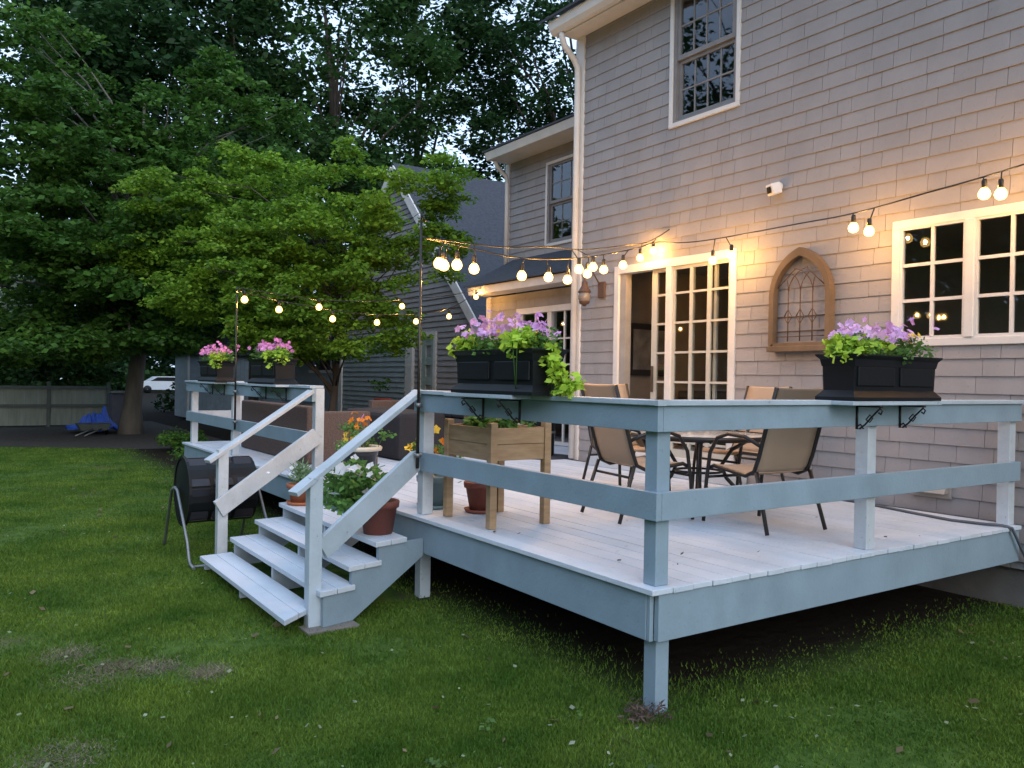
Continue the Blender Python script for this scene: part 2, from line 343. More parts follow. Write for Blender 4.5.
    tag(npmesh('dead_leaves', leaves(P, .055, .75, .6), 4, leafm('dead_leaf', (.12, .09, .05), (.26, .2, .11), .3)), 'small dry leaves lying scattered in the grass', 'leaves', kind='stuff')
    # broad-leaved weeds near the right front of the deck
    cs = [(1.25+npr.normal(0, .5), -.75+npr.normal(0, .4), .02) for _ in range(26)]+[(.35+npr.normal(0, .5), -.75+npr.normal(0, .25), .02) for _ in range(14)]
    P = clumpcloud(cs, [.09]*40, 2600, flat=.3)
    P = P[P[:, 2] > 0]
    tag(npmesh('lawn_weeds', leaves(P, .028, .6, .7), 4, leafm('weed_leaf', (.06, .13, .03), (.10, .19, .05))), 'low broad leaved weeds growing in the lawn by the deck', 'weeds', kind='stuff')
grass()

# ------------------------------------------------------------------ house
house = thing('house', 'grey shingled two storey house with white trim behind the deck', 'house', (-5.53, 3.8, 0))
def shingles(x0, x1, z0, z1, Y, openings=(), course=.1395, zref=1.057, m=None, name='wall', parent=None, slope=None, back=.1, seed=3, butt=.0095):
    """courses of tapered shingles facing -Y, each course a slanted row with butt shadow"""
    rd = random.Random(seed); mb = MB(); zk = zref-math.ceil((zref-z0)/course)*course
    while zk < z1:
        a = max(zk, z0); b = min(zk+course, z1)
        if b-a > .004:
            x = x0-rd.uniform(0, .3)
            while x < x1:
                wd = rd.uniform(.12, .42); l = max(x0, x); r = min(x1, x+wd-.0035); x += wd
                if r-l < .01: continue
                if slope:
                    lim = slope((a+b)/2); l = max(l, lim[0]); r = min(r, lim[1])
                    if r-l < .01: continue
                segs = [(l, r, a, b)]
                for (ox0, ox1, oz0, oz1) in openings:
                    new = []
                    for (p, q, s, t) in segs:
                        if q <= ox0 or p >= ox1 or t <= oz0 or s >= oz1: new.append((p, q, s, t)); continue
                        if p < ox0: new.append((p, ox0, s, t))
                        if q > ox1: new.append((ox1, q, s, t))
                        p2, q2 = max(p, ox0), min(q, ox1)
                        if s < oz0: new.append((p2, q2, s, oz0))
                        if t > oz1: new.append((p2, q2, oz1, t))
                    segs = new
                j = rd.uniform(0, .003)
                for (p, q, s, t) in segs:
                    yb = Y-.001-(butt+j)*(1-(s-zk)/course)-.003; yt = Y-.004-butt*(1-(t-zk)/course)
                    dz = rd.uniform(0, .003) if s == zk else 0
                    mb.hexa([(p, yb, s-dz), (q, yb, s-dz), (q, Y+.004, s), (p, Y+.004, s), (p, yt, t), (q, yt, t), (q, Y+.004, t), (p, Y+.004, t)])
        zk += course
    # backing sheet with the openings cut (grid of cells)
    xs = sorted({x0, x1, *[o for op in openings for o in op[:2] if x0 < o < x1]}); zs = sorted({z0, z1, *[o for op in openings for o in op[2:] if z0 < o < z1]})
    if slope is None:
        for i in range(len(xs)-1):
            for k in range(len(zs)-1):
                cx, cz = (xs[i]+xs[i+1])/2, (zs[k]+zs[k+1])/2
                if any(o[0] < cx < o[1] and o[2] < cz < o[3] for o in openings): continue
                mb.box(xs[i], xs[i+1], Y+.005, Y+back, zs[k], zs[k+1])
    return mb.build(name, m or M_SH, parent or house)
OPEN = [(-4.66, -2.82, .5, 3.0), (-1.06, 1.12, 2.02, 3.05), (-3.76, -2.82, 4.56, 6.02), (2.2, 3.2, 4.56, 6.02)]
shingles(-5.42, 5.5, .30, 6.1, 3.8, OPEN)
for (x0, x1, y0, y1) in ((-5.52, -5.42, 3.82, 11), (5.4, 5.5, 3.92, 11)):
    MB().box(x0, x1, y0, y1, .30, 6.1).build('side_wall', M_SH, house)
bw = MB()
for (p, q, r_, t) in ((-5.42, -4.9, .3, 6.1), (-2.6, -.6, .3, 6.1), (3.2, 5.4, .3, 6.1), (-4.9, -2.6, .3, .9), (-4.9, -2.6, 3.0, 6.1), (-.6, 3.2, .3, .9), (-.6, 3.2, 3.0, 6.1)): bw.box(p, q, 10.9, 11, r_, t)
bw.build('back_wall', M_SH, house)  # gaps match the daylight openings added behind the rooms
MB().box(-5.50, 5.48, 3.83, 11, 0, .295).build('foundation', mat('concrete', (.16, .15, .14), .9, .15, 5, .4), house)
MB().box(-5.45, -5.335, 3.768, 3.82, .643, 6.1).build('corner_board', M_TRIM, house, .003)
MB().box(-5.53, -5.45, 3.79, 3.95, .643, 6.1).build('corner_board', M_TRIM, house, .003)
# downspout with elbows
MB().tube([(-5.40, 3.46, 6.10), (-5.40, 3.46, 6.02), (-5.405, 3.50, 5.93), (-5.41, 3.66, 5.80), (-5.41, 3.725, 5.70), (-5.41, 3.73, 5.55), (-5.41, 3.73, .67)], .04, 12).build('downspout', M_TRIM, house)
# eave: soffit, fascia, gutter, frieze
MB().box(-5.52, 5.6, 3.50, 3.82, 6.104, 6.13).build('soffit', M_TRIM, house)
MB().box(-5.54, 5.62, 3.478, 3.50, 6.06, 6.27).build('fascia', M_TRIM, house)
g = MB(); prof = [(y_+.088, z_) for y_, z_ in [(3.388, 6.08), (3.33, 6.08), (3.285, 6.13), (3.27, 6.21), (3.26, 6.215), (3.262, 6.235), (3.28, 6.235), (3.30, 6.14), (3.34, 6.10), (3.388, 6.10)]]
for i in range(len(prof)):
    a, b = prof[i], prof[(i+1) % len(prof)]; g.face([(-5.56, a[0], a[1]), (5.66, a[0], a[1]), (5.66, b[0], b[1]), (-5.56, b[0], b[1])])
g.face([(-5.56, p[0], p[1]) for p in prof])
g.build('gutter', M_TRIM, house)
rf = MB(); rf.hexa([(-5.7, 3.3, 6.245), (5.7, 3.3, 6.245), (5.7, 7.4, 8.9), (-5.7, 7.4, 8.9), (-5.7, 3.3, 6.275), (5.7, 3.3, 6.275), (5.7, 7.4, 8.98), (-5.7, 7.4, 8.98)])
rf.hexa([(-5.7, 7.4, 8.9), (5.7, 7.4, 8.9), (5.7, 11.5, 6.245), (-5.7, 11.5, 6.245), (-5.7, 7.4, 8.98), (5.7, 7.4, 8.98), (5.7, 11.5, 6.275), (-5.7, 11.5, 6.275)])
rf.face([(-5.45, 3.8, 6.13), (-5.45, 11, 6.13), (-5.45, 7.4, 8.85)])
rf.build('roof', M_ROOF, house)
# rooms behind the glass
def room(x0, x1, y0, y1, z0, z1, name='room', m=None, hole=None):
    mb = MB()
    if hole:
        a, b, c, d = hole
        for (p, q, r_, t) in ((x0, a, z0, z1), (b, x1, z0, z1), (a, b, z0, c), (a, b, d, z1)): mb.face([(p, y1, r_), (q, y1, r_), (q, y1, t), (p, y1, t)])
    else: mb.face([(x0, y1, z0), (x1, y1, z0), (x1, y1, z1), (x0, y1, z1)])
    if 1: mb.face([(x0, y0, z0), (x0, y1, z0), (x0, y1, z1), (x0, y0, z1)])
    mb.face([(x1, y0, z0), (x1, y1, z0), (x1, y1, z1), (x1, y0, z1)]); mb.face([(x0, y0, z1), (x0, y1, z1), (x1, y1, z1), (x1, y0, z1)])
    mb.face([(x0, y0, z0), (x1, y0, z0), (x1, y1, z0), (x0, y1, z0)])
    return mb.build(name, m or mat('room_wall', (.46, .38, .30), .9, .05), house)
H1 = (-4.9, -2.6, .9, 3.0); H2 = (-.6, 3.2, .9, 3.0)  # unseen back-wall openings, added to let daylight brighten the rooms
room(-5.3, -2.2, 3.905, 10.85, .78, 3.2, hole=H1); room(-1.9, 3.5, 3.905, 10.85, .78, 3.2, hole=H2)
room(-5.2, -1.5, 3.905, 7, 3.5, 6.05, m=mat('dim_room', (.16, .14, .13), .9)); room(1.8, 4, 3.905, 7, 3.5, 6.05, m=mat('dim_room', (.16, .14, .13), .9))
pf = MB(); pf.box(-5.29, -5.26, 4.55, 5.35, 1.75, 2.45).build('wall_picture', mat('picture_frame_dark', (.05, .04, .035), .5), house); MB().box(-5.262, -5.252, 4.63, 5.27, 1.83, 2.37).build('picture_print', mat('print_grey', (.3, .28, .26), .8, .3, 6), house)
MB().box(-5.28, -4.7, 5.5, 6.2, .785, 1.55).build('cabinet', M_DARKIN, house, .02)
MB().box(-4.0, -2.6, 5.8, 6.28, .785, 1.6).build('cabinet', M_DARKIN, house, .02)
def vbar(mb, x0, x1, z0, z1, y0, y1): mb.box(x0, x1, y0, y1, z0, z1)
# sliding patio door
door = thing('sliding_door', None, None, (-3.74, 3.8, .78)); door.parent = house; door.location -= house.location
fr = MB(); fr.box(-4.68, -4.60, 3.772, 3.90, .77, 3.06); fr.box(-2.875, -2.79, 3.772, 3.90, .77, 3.06); fr.box(-4.60, -2.875, 3.774, 3.90, 2.965, 3.058); fr.box(-4.60, -2.875, 3.778, 3.90, .77, .83)
fr.build('frame', M_TRIM, door, .004)
j = MB(); j.box(-4.597, -4.50, 3.80, 3.895, .83, 2.963).build('jamb', mat('grey_jamb', (.30, .28, .26), .6), door)
MB().box(-3.80, -3.715, 3.775, 3.86, .83, 2.963).build('mullion', M_TRIM, door, .003)
def leaf_panel(name, xs, rails, x0, x1, y, mbars, zr=(.83, 2.963), t=.03, stile=.075, m=None):
    s = MB()
    for a, b in xs: s.box(a, b, y, y+t, zr[0], zr[1])
    ends = [x for ab in sorted(xs) for x in ab][1:-1]
    for i in range(0, len(ends), 2):
        a, b = ends[i], ends[i+1]
        s.box(a, b, y+.002, y+t-.002, zr[0], zr[0]+.09); s.box(a, b, y+.002, y+t-.002, zr[1]-.035, zr[1])
        for z in rails: s.box(a, b, y+.005, y+t-.006, z-.012, z+.012)
    o = s.build(name, m or M_MUNT, door)
    MB().box(x0+.01, x1-.01, y+.013, y+.018, zr[0]+.05, zr[1]-.02).build('pane', GLASS, o)
    return o
RZ = [2.665, 2.333, 2.0, 1.668, 1.335, 1.0]
leaf_panel('sliding_panel', [(-4.09, -4.005), (-3.83, -3.80)], RZ, -4.09, -3.80, 3.845, None)
MB().bar((-4.045, 3.82, 1.55), (-4.045, 3.82, 1.85), .02, .02, (0, 1, 0)).build('handle', mat('brass_handle', (.12, .1, .08), .4, metal=.6), door)
leaf_panel('fixed_panel', [(-3.715, -3.68), (-3.455, -3.415), (-3.20, -3.15), (-2.905, -2.875)], RZ, -3.70, -2.88, 3.80, None)
MB().box(-3.145, -3.105, 3.845, 3.875, .83, 2.963).build('rear_stile', M_TRIM, door)
MB().box(-3.47, -3.435, 3.845, 3.87, .83, 2.963).build('rear_stile', mat('cream_shade', (.5, .48, .42), .6), door)
# step under the door
MB().box(-4.84, -2.6, 3.52, 3.775, .643, .77).build('door_step', M_PALE2, house, .006)
# kitchen casement window
def win(x0, x1, z0, z1, Y, units, cols, rows, trim=.07, sash=M_TRIM, deep=.0, head=None, w2=.045, name='window'):
    o = thing(name, None, None, ((x0+x1)/2, Y, z0)); o.parent = house; o.location -= house.location
    f = MB(); f.box(x0, x1, Y-.026, Y+.06, z1-trim, z1); f.box(x0, x1, Y-.030, Y+.06, z0, z0+trim*.9); f.box(x0, x0+trim, Y-.028, Y+.06, z0+trim*.9, z1-trim); f.box(x1-trim, x1, Y-.028, Y+.06, z0+trim*.9, z1-trim)
    for k in range(1, units):
        c = x0+(x1-x0)*k/units; f.box(c-.035, c+.035, Y-.04, Y+.06, z0+trim*.9, z1-trim)
    f.build('frame', M_TRIM, o, .004)
    for k in range(units):
        a = x0+(x1-x0)*k/units+(trim if k == 0 else .035); b = x0+(x1-x0)*(k+1)/units-(trim if k == units-1 else .035); c, d = z0+trim*.9, z1-trim
        s = MB(); y0, y1 = Y-.02+deep, Y+.02+deep
        s.box(a, b, y0, y1, d-w2*.8, d); s.box(a, b, y0, y1, c, c+w2); s.box(a, a+w2, y0, y1, c+w2, d-w2*.8); s.box(b-w2, b, y0, y1, c+w2, d-w2*.8)
        A, B, Cc, D = a+w2, b-w2, c+w2, d-w2*.8
        for i in range(1, cols): q = A+(B-A)*i/cols; s.box(q-.013, q+.013, y0+.006, y1-.01, Cc, D)
        for i in range(1, rows): q = Cc+(D-Cc)*i/rows; s.box(A, B, y0+.008, y1-.012, q-.013, q+.013)
        so = s.build('sash', sash, o)
        MB().box(A-.005, B+.005, Y+.004+deep, Y+.008+deep, Cc-.005, D+.005).build('pane', GLASS, so)
    return o
win(-1.085, -1.085+.655*2*1.0+.0, 2.0, 3.07, 3.8, 2, 2, 3, w2=.022)
win(.226, 1.14, 2.0, 3.07, 3.8, 1, 2, 3, w2=.03)
def dblhung(x0, x1, z0, z1, Y, zm, cols=4):
    o = thing('upper_window', None, None, ((x0+x1)/2, Y, z0)); o.parent = house; o.location -= house.location
    f = MB(); t = .05; f.box(x0, x1, Y-.026, Y+.0, z1-t, z1); f.box(x0, x1, Y-.030, Y+.0, z0, z0+t); f.box(x0, x0+t, Y-.028, Y+.0, z0+t, z1-t); f.box(x1-t, x1, Y-.028, Y+.0, z0+t, z1-t); f.build('frame', M_TRIM, o, .004)
    A, B = x0+t, x1-t
    j = MB(); j.box(A, A+.045, Y-.01, Y+.09, z0+t, z1-t); j.box(B-.03, B, Y-.01, Y+.09, z0+t, z1-t); j.box(A, B, Y-.008, Y+.09, z0+t-.002, z0+t+.025); j.build('jamb', M_SASH, o)
    for nm, c, d, y in (('lower_sash', z0+t+.025, zm, Y+.03), ('upper_sash', zm-.0, z1-t, Y+.0)):
        a, b = A+.045, B-.03; s = MB(); s.box(a, b, y, y+.035, c, c+.05); s.box(a, b, y, y+.035, d-.04, d); s.box(a, a+.045, y, y+.035, c+.05, d-.04); s.box(b-.045, b, y, y+.035, c+.05, d-.04)
        for i in range(1, cols): q = a+.045+(b-a-.09)*i/cols; s.box(q-.008, q+.008, y+.012, y+.03, c+.05, d-.04)
        q = (c+d)/2+.005; s.box(a+.045, b-.045, y+.010, y+.028, q-.008, q+.008)
        so = s.build(nm, M_SASH, o); MB().box(a+.04, b-.04, y+.02, y+.024, c+.045, d-.035).build('pane', GLASS, so)
dblhung(-3.80, -2.79, 4.525, 6.06, 3.8, 5.27); dblhung(2.17, 3.23, 4.525, 6.06, 3.8, 5.27)
# dryer vent on the wall
v = MB(); v.hexa([(-.86, 3.70, .80), (-.56, 3.70, .80), (-.56, 3.78, .80), (-.86, 3.78, .80), (-.86, 3.74, .88), (-.56, 3.74, .88), (-.56, 3.78, .9), (-.86, 3.78, .9)]); v.box(-.88, -.54, 3.765, 3.79, .76, .92)
v.build('wall_vent', mat('beige_vinyl', (.33, .30, .27), .6), house, .004)

# --- sun room with flat roof (second sliding door), upper wing behind it
DOOR2 = (-8.46, -6.3, .6, 2.80)
shingles(-9.45, -5.53, .3, 3.12, 5.0, [DOOR2], seed=8, name='sunroom_wall')
MB().box(-9.50, -9.38, 4.965, 5.1, .643, 3.12).build('corner_board', M_TRIM, house, .003)
MB().box(-9.45, -9.40, 5.1, 5.6, .3, 3.12).build('sunroom_wall', M_SH, house)
MB().box(-9.42, -5.54, 5.13, 5.95, 0, .30).build('foundation', MATS['concrete'], house)
f2 = MB(); f2.hexa([(-9.55, 4.62, 3.14), (-5.56, 4.62, 3.14), (-5.56, 4.98, 3.14), (-9.55, 4.98, 3.14), (-9.55, 4.60, 3.27), (-5.56, 4.60, 3.27), (-5.56, 4.98, 3.3), (-9.55, 4.98, 3.3)]); f2.build('eave', M_TRIM, house, .006)
r2 = MB(); r2.hexa([(-9.60, 4.55, 3.275), (-5.57, 4.55, 3.275), (-5.57, 5.62, 3.85), (-9.60, 5.62, 3.85), (-9.60, 4.55, 3.30), (-5.57, 4.55, 3.30), (-5.57, 5.62, 3.885), (-9.60, 5.62, 3.885)]); r2.hexa([(-9.58, 4.99, 3.16), (-9.5, 4.99, 3.16), (-9.5, 5.6, 3.16), (-9.58, 5.6, 3.16), (-9.58, 4.99, 3.5), (-9.5, 4.99, 3.5), (-9.5, 5.6, 3.8), (-9.58, 5.6, 3.8)]); r2.build('low_roof', M_ROOF, house)
d2 = thing('sliding_door', None, None, (-7.4, 5, .65)); d2.parent = house; d2.location -= house.location
f = MB(); f.box(-8.53, -8.45, 4.955, 5.09, .65, 2.86); f.box(-6.35, -6.27, 4.955, 5.09, .65, 2.86); f.box(-8.45, -6.35, 4.957, 5.09, 2.76, 2.858); f.box(-8.45, -6.35, 4.96, 5.09, .65, .70); f.box(-7.66, -7.55, 4.965, 5.08, .7, 2.76); f.build('frame', M_TRIM, d2, .003)
s = MB(); s.box(-7.27, -7.23, 5.0, 5.03, .7, 2.76); s.box(-6.75, -6.71, 5.0, 5.03, .7, 2.76); s.box(-8.45, -8.40, 5.0, 5.03, .7, 2.76); s.box(-8.05, -8.02, 5.0, 5.03, .7, 2.76)
for z in (1.1, 1.5, 1.92, 2.33): s.box(-7.55, -6.35, 5.004, 5.026, z-.012, z+.012)
so = s.build('fixed_panel', M_TRIM, d2); MB().box(-8.4, -6.36, 5.012, 5.017, .7, 2.75).build('pane', GLASS, so)
room(-9.3, -5.6, 5.11, 8.5, .66, 3.1, m=mat('dim_room', (.16, .14, .13), .9))
W2 = (-8.55, -7.6, 4.02, 5.40)
shingles(-9.80, -5.53, 3.75, 5.66, 5.6, [W2], seed=12, butt=.014, name='upper_wing_wall')
MB().box(-9.80, -9.7, 5.7, 11, 3.2, 5.66).build('side_wall', M_SH, house)
MB().box(-9.86, -9.73, 5.565, 5.7, 3.42, 5.66).build('corner_board', M_TRIM, house, .003)
MB().tube([(-9.70, 5.22, 5.66), (-9.72, 5.3, 5.55), (-9.74, 5.5, 5.42), (-9.74, 5.53, 5.3), (-9.74, 5.53, 3.55)], .04, 10).build('downspout', M_TRIM, house)
dblhung(-8.60, -7.55, 3.975, 5.44, 5.6, 4.71, 3)
room(-9.6, -6, 5.705, 8, 3.6, 5.6, m=mat('dim_room', (.16, .14, .13), .9))
MB().box(-9.80, -5.535, 5.2, 5.62, 5.662, 5.69).build('soffit', M_TRIM, house)
e2 = MB(); e2.hexa([(-9.82, 5.12, 5.66), (-5.535, 5.12, 5.66), (-5.535, 5.198, 5.66), (-9.82, 5.198, 5.66), (-9.82, 5.07, 5.79), (-5.535, 5.07, 5.79), (-5.535, 5.198, 5.79), (-9.82, 5.198, 5.79)]); e2.build('gutter', M_TRIM, house, .004)
r3 = MB(); r3.hexa([(-9.87, 5.05, 5.80), (-5.535, 5.05, 5.80), (-5.535, 9, 7.2), (-9.87, 9, 7.2), (-9.87, 5.05, 5.83), (-5.535, 5.05, 5.83), (-5.535, 9, 7.25), (-9.87, 9, 7.25)]); r3.build('upper_wing_roof', M_ROOF, house)
# --- gabled garage wing
def gs(z): k = (7.36-z)/(7.36-3.15); return (-17.35-k*4.25, -17.35+k*4.25) if z > 3.15 else (-21.6, -13.1)
GD = (-15.80, -15.0, .0, 2.80)
gw = shingles(-21.6, -13.1, .2, 7.3, 7.0, [GD], slope=gs, seed=21, butt=.024, name='gable_wall', zref=1.0)
mb = MB(); mb.face([(-21.6, 7.01, 0), (-13.1, 7.01, 0), (-13.1, 7.01, 3.15), (-17.35, 7.01, 7.36), (-21.6, 7.01, 3.15)]); mb.face([(-13.1, 7.01, 0), (-13.1, 16, 0), (-13.1, 16, 3.15), (-13.1, 7.01, 3.15)]); mb.build('side_wall', M_SH, house)
rr_ = MB()
for sgn in (1, -1):
    ax_, bx_ = -17.35, -17.35+sgn*4.75
    za, zb = 7.36, 7.36-4.75*(7.36-3.15)/4.25
    rr_.hexa([(ax_, 6.84, za+.05), (bx_, 6.84, zb+.05), (bx_, 17, zb+.05), (ax_, 17, za+.05), (ax_, 6.84, za+.13), (bx_, 6.84, zb+.13), (bx_, 17, zb+.13), (ax_, 17, za+.13)])
rr_.build('gable_roof', M_ROOF, house)
rk = MB()
for sgn in (1, -1):
    rk.bar((-17.35, 6.82, 7.30), (-17.35+sgn*4.8, 6.82, 2.54), .05, .24, (0, 0, 1))
    rk.box(*sorted((-17.35+sgn*4.25, -17.35+sgn*4.78)), 6.85, 6.98, 2.60, 2.64)
rk.build('rake_board', M_TRIM, house)
MB().box(-13.22, -13.08, 6.95, 6.985, .2, 3.15).build('corner_board', M_TRIM, house)
MB().box(-16.55, -16.15, 6.90, 6.985, .2, 2.93).build('porch_column', M_TRIM, house, .01)
gd = MB(); gd.box(-15.88, -15.76, 6.93, 7.04, .1, 2.84); gd.box(-15.08, -14.96, 6.93, 7.04, .1, 2.84); gd.box(-15.76, -15.08, 6.932, 7.04, 2.72, 2.838); gd.build('side_door_frame', M_TRIM, house)
gd = MB(); gd.box(-15.76, -15.55, 6.97, 7.03, .1, 2.72); gd.box(-15.26, -15.08, 6.97, 7.03, .1, 2.72)
for z in (.5, 1.05, 1.6, 2.1, 2.6): gd.box(-15.55, -15.26, 6.975, 7.025, z-.1, z+.1)
gdo = gd.build('side_door', mat('door_green_grey', (.30, .36, .33), .6), house)
MB().box(-15.56, -15.25, 7.03, 7.035, .1, 2.7).build('pane', GLASS, gdo)
# bluish lean-to at the left of the gable, and its window
shingles(-33, -21.6, .2, 2.6, 8.0, [(-26.3, -23.2, 1.9, 2.45)], m=M_SH2, seed=31, butt=.024, name='garage_wall', zref=1.0)
MB().box(-26.3, -23.2, 8.0, 8.05, 1.9, 2.45).build('garage_window', GLASS, house)
gf = MB(); gf.box(-26.5, -23.0, 7.93, 7.98, 1.80, 1.9); gf.box(-26.5, -23, 7.93, 7.98, 2.45, 2.55); gf.box(-24.4, -24.3, 7.94, 7.98, 1.9, 2.45); gf.build('window_frame', M_TRIM, house)
MB().box(-33.3, -21.4, 7.5, 14, 2.62, 2.75).build('low_roof', M_ROOF, house)
MB().box(-21.75, -21.55, 7.93, 7.985, .2, 2.6).build('corner_board', M_TRIM, house)
shingles(-21.5, -16.6, .2, 2.9, 6.93, [], m=M_SH2, seed=33, butt=.022, name='porch_wall', zref=1.0, back=.03)
MB().box(-21.0, -20.75, 6.86, 6.905, .2, 2.9).build('corner_board', M_TRIM, house)
# wall fixtures
o = thing('coach_lantern', 'rusty coach lantern hanging on a bracket beside the patio door', 'lantern', (-4.97, 3.78, 2.8))
MB().box(-4.97, -4.85, 3.755, 3.784, 2.70, 2.90).build('back_plate', M_RUST, o, .006)
MB().tube([(-4.93, 3.75, 2.87), (-4.98, 3.68, 3.02), (-5.02, 3.60, 3.04), (-5.0, 3.57, 2.98)], .009, 6).build('bracket_arm', M_RUST, o)
MB().lathe([(.004, .30), (.012, .26), (.02, .22), (.035, .21), (.04, .16), (.075, .10), (.085, .085), (.08, .08)], (-5.0, 3.57, 2.68), 16).build('lantern_cap', M_RUST, o)
MB().lathe([(.062, .08), (.078, .04), (.078, .0), (.06, -.03)], (-5.0, 3.57, 2.68), 16).build('lantern_glass', mat('ribbed_glass', (.22, .19, .17), .2), o)
MB().lathe([(.07, -.028), (.06, -.06), (.03, -.07), (.02, -.09), (.001, -.09)], (-5.0, 3.57, 2.68), 16).build('lantern_base', M_RUST, o)
o = thing('security_camera', 'small white security camera on the shingles above the arched frame', 'camera', (-2.3, 3.79, 3.57))
MB().lathe([(.001, 0), (.045, 0), (.045, .02), (.001, .02)], (0, 0, 0), 14).build('mount', M_TRIM, o, raw=True)
o.children[0].location = (.03, -.012, .02); o.children[0].rotation_euler = (R(90), 0, 0)
b = MB(); b.bar((-2.27, 3.765, 3.58), (-2.30, 3.67, 3.55), .11, .11); b.build('camera_body', mat('white_plastic', (.66, .66, .68), .35), o, .012)
b = MB(); b.bar((-2.302, 3.668, 3.549), (-2.305, 3.66, 3.547), .06, .06); b.build('lens', M_BLACK, o)

# gothic arched frame
def gothic(cx, z0, zs, w_, h, n=14):
    """outline of a pointed arch: springs at zs, apex at z0+h"""
    pts = [(cx-w_/2, z0), (cx-w_/2, zs)]; H = z0+h-zs
    r = (w_*w_/4+H*H)/w_; a1 = math.asin(min(1, H/r))
    for i in range(1, n+1): t = a1*i/n; pts.append((cx-w_/2+r-r*math.cos(t), zs+r*math.sin(t)))
    right = [(2*cx-x, z) for x, z in reversed(pts[:-1])]
    return pts+right
ar = thing('arched_frame', 'rustic wooden gothic arch frame with iron scrollwork hung on shingles', 'wall decor', (-1.97, 3.78, 2.0))
out = gothic(-1.97, 2.0, 2.50, .68, .96); inn = gothic(-1.97, 2.06, 2.50, .575, .82)
mb = MB(); Y0, Y1 = 3.70, 3.775
for i in range(len(out)-1):
    a, b, c, d = out[i], out[i+1], inn[i+1], inn[i]
    mb.hexa([(a[0], Y0, a[1]), (b[0], Y0, b[1]), (b[0], Y1, b[1]), (a[0], Y1, a[1]), (d[0], Y0, d[1]), (c[0], Y0, c[1]), (c[0], Y1, c[1]), (d[0], Y1, d[1])])
mb.box(-2.257, -1.683, Y0, Y1, 2.0, 2.06)
mb.build('frame', M_ARCH, ar)
MB().box(-2.315, -1.625, 3.68, 3.78, 1.975, 2.03).build('sill', M_ARCH, ar, .006)
sw = MB()
for k in (-1, 0, 1):
    x = -1.97+k*.135; sw.tube([(x, 3.73, 2.075), (x, 3.73, 2.56)], .006, 6)
    sw.tube([(x-.045, 3.73, 2.31), (x, 3.73, 2.38), (x+.045, 3.73, 2.31), (x, 3.73, 2.24), (x-.045, 3.73, 2.31)], .005, 6)
for z in (2.12, 2.17): sw.tube([(-2.235, 3.73, z), (-1.705, 3.73, z)], .005, 6)
sw.tube([(-2.235, 3.73, 2.31), (-1.705, 3.73, 2.31)], .004, 6)
for x0, dx in ((-2.105, .27), (-1.97, .265), (-2.235, .27), (-1.835, -.27), (-1.97, -.265), (-1.705, -.27), (-2.105, -.12), (-1.835, .12)):
    pts = []
    for i in range(7): t = i/6*1.35; pts.append((x0+dx*(1-math.cos(t)), 3.73, 2.54+.235*math.sin(t)))
    pts = [p for p in pts if abs(p[0]+1.97) < .262-.0*p[2] and p[2] < 2.86-abs(p[0]+1.97)*1.0]
    if len(pts) > 1: sw.tube(pts, .005, 6)
sw.build('scrollwork', M_RUST, ar)

# ------------------------------------------------------------------ deck
deck = thing('wooden_deck', 'blue grey painted wooden deck with white floor, railings and stairs', 'deck', (0, 0, 0))
fl = MB(); y = -.028; rd = random.Random(5); i = 0
while y < 4.95:
    wd = .139; x0, x1 = -10.13, .012
    if y+wd > 3.79: x1 = -5.545
    y1 = min(y+wd, 4.99); cuts = sorted([x0, x1]+[rd.uniform(x0+.6, x1-.4) for _ in range(2)])
    for a, b in zip(cuts[:-1], cuts[1:]):
        e = rd.uniform(-.003, .003) if b == x1 else 0; dz = rd.uniform(-.0012, .0012)
        fl.box(a+.001, b-.001+e, y, y1, .612+dz, .640+dz)
    y += wd+.0055
fl.build('floor_boards', M_DECK, deck, .003)
# hold the floor out of the wall line
sk = MB(); sk.box(-10.08, -.062, 0, .035, .374, .608).build('skirt_board', M_BLUE, deck, .003)
MB().box(-.035, -.002, .03, 3.72, .374, .608).build('skirt_board', M_BLUE, deck, .003)
MB().box(-.060, -.0375, .004, .03, .372, .608).build('skirt_corner', M_BLUE, deck, .002)
MB().box(-10.10, -10.083, .0, 3.7, .374, .608).build('skirt_board', M_BLUE, deck, .003)
jo = MB()
for k in range(24): x = -.5-k*.41; jo.box(x, x+.04, .04, 3.78, .41, .608)
jo.build('joists', mat('old_lumber', (.08, .06, .045), .9), deck)
for (x, y) in ((-.125, .05), (-2.66, .06), (-4.75, .04), (-7.6, .04), (-10.0, .04), (-10., 2.4), (-2.3, 1.9), (-5, 1.9), (-7.6, 1.9)):
    MB().box(x, x+.089, y, y+.089, -.1, .373 if y < 1 else .409).build('support_post', M_PALE if x != -.125 else M_BLUE, deck, .004)
def post(x, y, top=1.545, m=None, z0=.641, name='railing_post'): return MB().box(x, x+.089, y, y+.089, z0, top).build(name, m or M_PALE2, deck, .005)
post(-.1275, .0385, m=M_BLUE)
for x in (-2.60,): post(x, .0385)
for x in (-4.84, -7.72, -9.9): post(x, .0385)
for y in (1.83, 3.63): post(-.1275, y, m=M_PALE2)
post(-10.05, .75)
